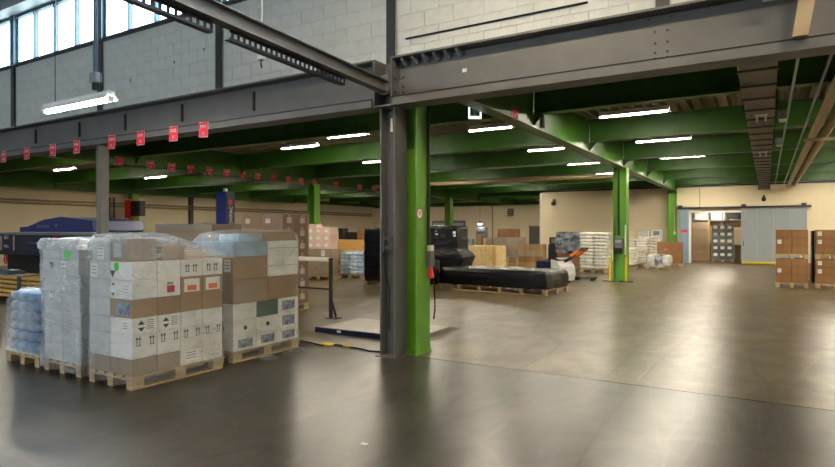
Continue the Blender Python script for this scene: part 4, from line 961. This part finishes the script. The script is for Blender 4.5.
# box on left wall column
t = thing('junction_cabinet', 'black cabinet with red side on the left wall column', 'cabinet', (-31.2, 20.2, 2.55))
B('box_body', .12, 1.0, -.25, .1, 0, .85, 'black', t, .01); B('red_box', -.42, .1, -.25, .1, -.1, .95, 'red', t, .01); B('door', .2, .92, -.27, -.25, .08, .77, 'rubber', t)
t = thing('wall_conduit', 'dark vertical conduits beside the green column on the left wall', 'conduit', (-31.9, 19.2, 0))
for k in range(2):
    m = MB(); m.tube([(.05, k * .25, 1.6 + .5 * k), (.05, k * .25, 3.6)], .05, 6); m.build('pipe', 'steel_dark', t)
# pipes along left wall
for k, (z_, lb) in enumerate(((3.28, 'upper'), (3.12, 'lower'))):
    m = MB(); m.tube([(XL + .12, 7.2, z_), (XL + .12, YD - .4, z_)], .055, 8); tag(m.build('wall_pipe', 'pipe_tan'), f'{lb} tan pipe running along the left wall', 'pipe', 'left wall pipes')
tag(MB().box(XL + .01, XL + .2, 24.6, 24.85, 0, 3.95).build('wall_pilaster', 'steel_dark'), 'dark vertical pilaster on the left wall beyond the green column', 'pilaster')
tag(MB().box(XL + .01, XL + .3, 23.2, 27.2, 1.95, 2.1).build('wall_ledge', 'black'), 'black ledge on the left wall above the cardboard stack', 'ledge')
# far rear wall fittings
t = tag(thing('door_3', 'grey door far back on the deep wall', None, (-16.5, YD, 0)), kind='structure'); B('panel', 0, .95, -.06, -.002, 0, 2.1, 'steel_grey', t); B('door_frame', -.06, 0, -.08, -.002, 0, 2.16, 'steel_dark', t); B('handle', .1, .16, -.1, -.06, 1.0, 1.06, 'steel_light', t)
t = thing('wall_grille', 'small dark ventilation grille high on the deep rear wall', 'grille', (-18.2, YD - .01, 2.95))
B('frame', -.26, .26, -.05, 0, 0, .6, 'steel_dark', t)
for k in range(3): B('slat', -.21, .21, -.08, -.05, .06 + k * .18, .16 + k * .18, 'pipe_tan', t)
t = tag(thing('door_4', 'wide grey roller door behind the black tower', None, (-25.5, YD, 0)), kind='structure')
for k in range(8): B('slat', 0, 3.0, -.05, -.002, k * .3, k * .3 + .29, 'steel_light', t)
B('door_frame', -.15, 3.15, -.1, -.002, 2.4, 2.6, 'steel_grey', t); B('door_frame', -.15, 0, -.1, -.002, 0, 2.4, 'steel_grey', t); B('door_frame', 3.0, 3.15, -.1, -.002, 0, 2.4, 'steel_grey', t)
m = MB(); m.tube([(-19.8, YD - .08, 0), (-19.8, YD - .08, 3.85)], .05, 6); tag(m.build('down_pipe', 'pipe_tan'), 'thin vertical pipe on the deep rear wall', 'pipe')
m = MB(); m.tube([(XC - .1, YB + .1, .0), (XC - .1, YB + .1, 4.0)], .09, 8); tag(m.build('down_pipe', 'roll_white'), 'white vertical pipe at the back wall corner', 'pipe')
t = thing('wall_alarm', 'small dark alarm horn on the back wall near the corner', 'alarm', (XC + .75, YB, 3.3)); B('back_plate', -.1, .1, -.03, -.002, 0, .3, 'steel_grey', t)
m = MB(); m.tube([(0, -.03, .1), (0, -.2, .02)], [.06, .14], 10); m.build('horn', 'steel_dark', t)
m = MB(); m.tube([(-3.02, YB - .02, 2.97), (-3.02, YB - .02, 4.0)], .012, 5); tag(m.build('wall_cable', 'rubber'), 'thin cable on the back wall above the sliding door', 'cable')
t = thing('wall_camera', 'small dark camera under the end of the cable tray', 'camera', (-.12, YB - .4, 3.35)); m = MB(); m.tube([(0, .35, .12), (0, 0, 0)], .05, 8); m.build('bracket', 'steel_dark', t); m = MB(); m.tube([(0, .08, -.02), (0, -.16, -.1)], .1, 10); m.build('body', 'black', t)

# ================================================================== LAMPS
TUBE_MESH = {}
def strip_lamp(x0, x1, y, z, label, m='tube', hang=None, rz=0.):
    L_ = x1 - x0
    t = thing('strip_lamp', label, 'lamp', ((x0 + x1) / 2, y, z), rz, 'fluorescent strip lamps')
    k = (round(L_, 2), m)
    if k not in TUBE_MESH:
        TUBE_MESH[k] = (MB().prism([(-.1, -.012), (-.05, .06), (-.05, .1), (.05, .1), (.05, .06), (.1, -.012), (.094, -.012), (.042, .05), (-.042, .05), (-.094, -.012)], 'x', -L_ / 2, L_ / 2).mesh('housing', 'white'),
                        MB().tube([(-L_ / 2 + .03, 0, 0), (L_ / 2 - .03, 0, 0)], .034, 10).mesh('tube', m),
                        MB().box(-.02, .02, -.045, .045, -.04, .04, .006).mesh('end_cap', 'white'))
    a, b, c = TUBE_MESH[k]
    obj('housing', a, t); obj('tube', b, t); obj('end_cap', c, t, (-L_ / 2 + .02, 0, 0)); obj('end_cap', c, t, (L_ / 2 - .02, 0, 0))
    h = hang if hang else 4.73 - z
    for x in (-L_ * .35, L_ * .35): q = MB(); q.tube([(x, 0, .1), (x, 0, h)], .006, 5); q.build('hanger', 'steel_dark', t)
LY = [13.8, 18.2, 22.7, 27.1, 31.6]; LB = ['second', 'third', 'fourth', 'fifth', 'sixth']
for y, b in zip(LY, LB):
    strip_lamp(-3.35, -1.83, y, 4.36, f'strip lamp right of the free column girder, {b} roof bay')
    if y < 30: strip_lamp(-6.72, -5.48, y, 4.34, f'short strip lamp left of the free column girder, {b} roof bay')
    strip_lamp(-13.4, -11.9, y, 4.36, f'strip lamp in the middle of the middle bay, {b} roof bay')
    strip_lamp(-27.1, -25.5, y, 4.4, f'strip lamp in the left bay over the compactors, {b} roof bay')
    strip_lamp(1.9, 3.4, y, 4.36, f'strip lamp right of the pipes, {b} roof bay')
    strip_lamp(6.2, 7.7, y, 4.36, f'strip lamp at the far right, {b} roof bay')
strip_lamp(-11.5, -10.0, 13.8, 4.55, 'strip lamp close under the deck left of the columns')
for k, x in enumerate((-27.5, -21.0, -14.6)): strip_lamp(x, x + 1.5, 40.0, 4.3, f'strip lamp over the deep rear bay, {ORD[k]} from left')
strip_lamp(-3.2, -1.7, 36.4, 3.1, 'strip lamp inside the store room', 'tube', .3)
strip_lamp(-21.6, -20.1, 9.4, 4.36, 'strip lamp over the compactor in the first roof bay')
strip_lamp(-9.3, -7.62, 4.62, 3.5, 'hanging strip lamp in front of the block wall', 'tube_high', 3.12)
for k, x in enumerate((-13, -8.5, -4, .5)):  # out-of-view lamps added to light the high hall
    strip_lamp(x, x + 1.6, -3.5, 4.6, f'unseen hanging strip lamp added behind the viewer, {ORD[k]} from left', 'tube_high', 2.05)
for k, (x, y) in enumerate(((-3.3, 3.9), (1.2, 3.9), (5.2, 3.0))):  # right lamp is an unseen fill, added to brighten column and beam
    strip_lamp(x, x + 1.6, y, 5.5, f'hanging strip lamp above the viewer, {("left", "middle", "right")[k]} of three', 'tube_warm', 1.3)
# rods at the front lamp
t = thing('lamp_drop_pipe', 'pale drop pipe with socket above the hanging strip lamp', 'pipe', (-8.02, 4.62, 3.66))
m = MB(); m.tube([(0, 0, .2), (0, 0, 2.95)], .022, 8); m.tube([(.06, 0, .2), (.06, 0, 2.95)], .012, 6); m.build('pipe', 'white_frame', t)
B('socket', -.06, .1, -.05, .05, .1, .24, 'steel_light', t, .008); B('plug', -.02, .05, -.03, .03, .0, .1, 'rubber', t)
t = thing('pendant_socket', 'white socket hanging on a thin cord before the block wall', 'socket', (-5.8, 5.6, 4.05))
m = MB(); m.tube([(0, 0, .1), (0, 0, 2.8)], .012, 6); m.build('cord', 'roll_white', t); B('box_body', -.05, .05, -.04, .04, -.06, .1, 'white', t, .008)
m = MB(); m.tube([(0, 0, -.06), (-.02, 0, -.1), (.0, 0, -.16)], .012, 6); m.build('plug', 'black', t)

# ================================================================== TAGS
def red_tag(x, y, z, rot, w, s1, s2, label, grp):
    t = thing('bay_tag', label, 'tag', (x, y, z), rot, grp)
    h = w * 1.1
    MB().box(-w / 2, w / 2, -.003, 0, -h / 2, h / 2).build('tag_plate', 'red_tag', t, (0, 0, 0), (0, random.uniform(-.05, .05), 0))
    MB().box(-w * .52, w * .52, .001, .003, -h * .52, h * .52).build('backing_card', 'white', t, (0, 0, 0), (0, random.uniform(-.02, .06), 0))
    text('lettering', s1, w * .34, 'white', t, (0, -.005, h * .2), FRONT, .0005); text('lettering', s2, w * .26, 'white', t, (0, -.005, -h * .24), FRONT, .0005)
tx = [-7.93, -8.7, -9.62, -10.51, -11.69, -12.58, -13.62, -14.63]
for k, x in enumerate(tx): red_tag(x, 6.37, 3.365, 0, .22, f'E10{k + 1}', '20', f'red bay tag on the long grey beam, {ORD[k]} from the main column', 'red tags on the grey beam')
ty = [11.0, 12.1, 12.9, 13.7, 14.5, 15.3, 16.1, 16.9, 17.8, 18.65, 19.45, 20.4, 21.9, 23.8, 25.1]
for k, y in enumerate(ty): red_tag(-17.72, y, 3.92, R(75), .24, f'D1{k + 1:02d}', '20', f'red bay tag on the compactor-side girder, {ORD[k]} from the front', 'red tags on the girder')
red_tag(-4.13, 10.5, 3.96, R(80), .2, 'C101', '20', 'single red tag on the girder above the opening at centre', 'red tag at centre')
t = thing('exit_sign', 'small teal and white escape route sign under the roof girder', 'sign', (-4.55, 9.6, 3.88), R(35))
MB().box(-.12, .12, -.004, 0, -.14, .14).build('sign_plate', 'sign_white', t); MB().box(-.09, .09, -.006, -.004, -.09, .1).build('sign_field', 'teal', t)
MB().prism([(-.03, -.06), (.02, -.06), (.04, .0), (.0, .07), (-.05, .03)], 'y', -.008, -.006).build('running_figure', 'white', t)
t = thing('girder_detector', 'small silver cylinder detector on the green girder', 'detector', (-4.12, 12.1, 4.02)); m = MB(); m.tube([(0, 0, -.1), (0, 0, .12)], .05, 10); m.build('body', 'steel_light', t); B('bracket', -.02, .02, -.02, .02, .12, .2, 'steel_dark', t)

# ================================================================== SERVICES UNDER THE LOW ROOF
t = thing('cable_tray', 'wide grey ladder cable tray under the right bay roof', 'cable tray', (0, 0, 0))
B('side_rail', -.32, -.30, 6.9, 33.6, 3.76, 3.86, 'tray', t); B('side_rail', .10, .12, 6.9, 33.6, 3.76, 3.86, 'tray', t); B('tray_floor', -.30, .10, 6.9, 33.6, 3.80, 3.81, 'tray', t)
y = 7.6; k = 0
while y < 33.5: B('rung', -.34, .14, y, y + .06, 3.74, 3.765, 'steel_dark', t); y += .95; k += 1
for yy in Ys[1:]: B('hanger', -.36, -.33, yy - .02, yy + .02, 3.74, 4.12, 'steel_dark', t); B('hanger', .13, .16, yy - .02, yy + .02, 3.74, 4.12, 'steel_dark', t)
for k, (y, lb) in enumerate(((11.9, 'near'), (17.5, 'far'))):
    t = thing('tray_box', f'small white twin fitting under the cable tray, {lb}', 'fitting', (-.08, y, 3.625)); B('bar', -.1, .1, -.02, .02, .1, .13, 'white', t); B('arm', -.08, -.05, -.02, .02, 0, .1, 'white', t); B('arm', .05, .08, -.02, .02, 0, .1, 'white', t)
for k, (x, z_, r_, mm, lb) in enumerate(((.92, 3.92, .085, 'pipe_tan', 'thick tan insulated pipe under the right bay, left of the pair'), (1.16, 3.95, .085, 'pipe_tan', 'thick tan insulated pipe under the right bay, right of the pair'), (.36, 4.02, .022, 'steel_light', 'thin grey conduit right beside the cable tray'), (.74, 4.05, .022, 'steel_light', 'thin grey conduit beside the tan pipes'))):
    m = MB(); m.tube([(x, 6.95, z_), (x, 33.7, z_)], r_, 12); tag(m.build('roof_pipe', mm), lb, 'pipe', 'roof pipes')
tag(MB().box(.75, 2.2, 16.2, 16.32, 3.78, 3.84).build('pipe_support', 'pipe_tan'), 'tan cross bar carrying the pair of roof pipes', 'bracket')
for k, y in enumerate((13.0, 16.8)):
    t = thing('junction_box', f'grey junction box beside the cable tray, {("near", "far")[k]}', 'junction box', (.26, y, 3.8)); B('box_body', -.07, .07, -.2, .2, 0, .16, 'steel_light', t, .008); B('lid', -.06, .06, -.19, .19, -.008, 0, 'white', t)
for k, (x0, x1, y, z_, r_, mm, lb) in enumerate(((-31, -4.6, 20.2, 4.06, .025, 'steel_light', 'pale conduit crossing under the roof beams of the middle bay'), (-17.5, -4.6, 24.6, 3.98, .09, 'pipe_tan', 'tan pipe crossing under the roof beams of the middle bay'), (-4.0, -.4, 20.2, 4.06, .02, 'steel_dark', 'dark conduit from the free column to the cable tray'))):
    m = MB(); m.tube([(x0, y, z_), (x1, y, z_)], r_, 8); tag(m.build('roof_conduit', mm), lb, 'conduit')
# things on the front beam at right
t = thing('cable_duct', 'tan vertical cable duct on the grey beam at upper right', 'duct', (.25, 6.24, 3.46))
m = MB(); m.prism([(-.05, 0), (.07, 0), (.13, .35), (.13, 2.0), (.0, 2.0), (.0, .35)], 'y', .02, .12); m.build('duct_body', 'pipe_tan', t); B('clamp', -.03, .16, -.0, .02, .36, .4, 'rubber', t)
t = thing('cable_tray', 'short upright perforated tray beside the tan duct', 'cable tray', (.08, 6.31, 3.85))
B('tray_back', -.1, .06, .03, .04, 0, 1.6, 'steel_light', t); B('side_rail', -.11, -.1, -.02, .04, 0, 1.6, 'steel_light', t); B('side_rail', .06, .07, -.02, .04, 0, 1.6, 'steel_light', t)
for k in range(16): B('slot', -.05, -.02, .026, .03, .04 + k * .09, .09 + k * .09, 'ink', t)
m = MB(); m.tube([(-4.2, YF - .02, 4.31), (-1.75, YF - .02, 4.31)], .012, 6); tag(m.build('wall_conduit', 'rubber'), 'thin dark conduit along the block wall right of the column', 'conduit')
for k in range(6):
    x = -4.1 + k * .16; m = MB(); m.tube([(x, 6.42, 3.96), (x, 6.54, 3.93)], [.02, .045], 8); tag(m.build('cable_clip', 'steel_light'), f'small metal clip under the beam flange, {ORD[k]} from the column', 'clip', 'clips under the flange')
t = thing('beam_note', 'tiny white paper on the right grey beam', 'note', (-3.25, 6.555, 3.72)); MB().box(-.03, .03, -.003, 0, -.025, .02).build('paper', 'paper', t)
for k, (x, z_) in enumerate(((-9.1, 4.75), (-8.3, 4.85), (-10.4, 4.6))):
    m = MB(); m.tube([(x, YF - .01, z_), (x, YF - .03, z_ - .02), (x + .02, YF - .03, z_ - .06)], .007, 6); tag(m.build('wall_hook', 'steel_dark'), f'small dark hook on the block wall, {("middle", "right", "left")[k]} of three', 'hook', 'wall hooks')
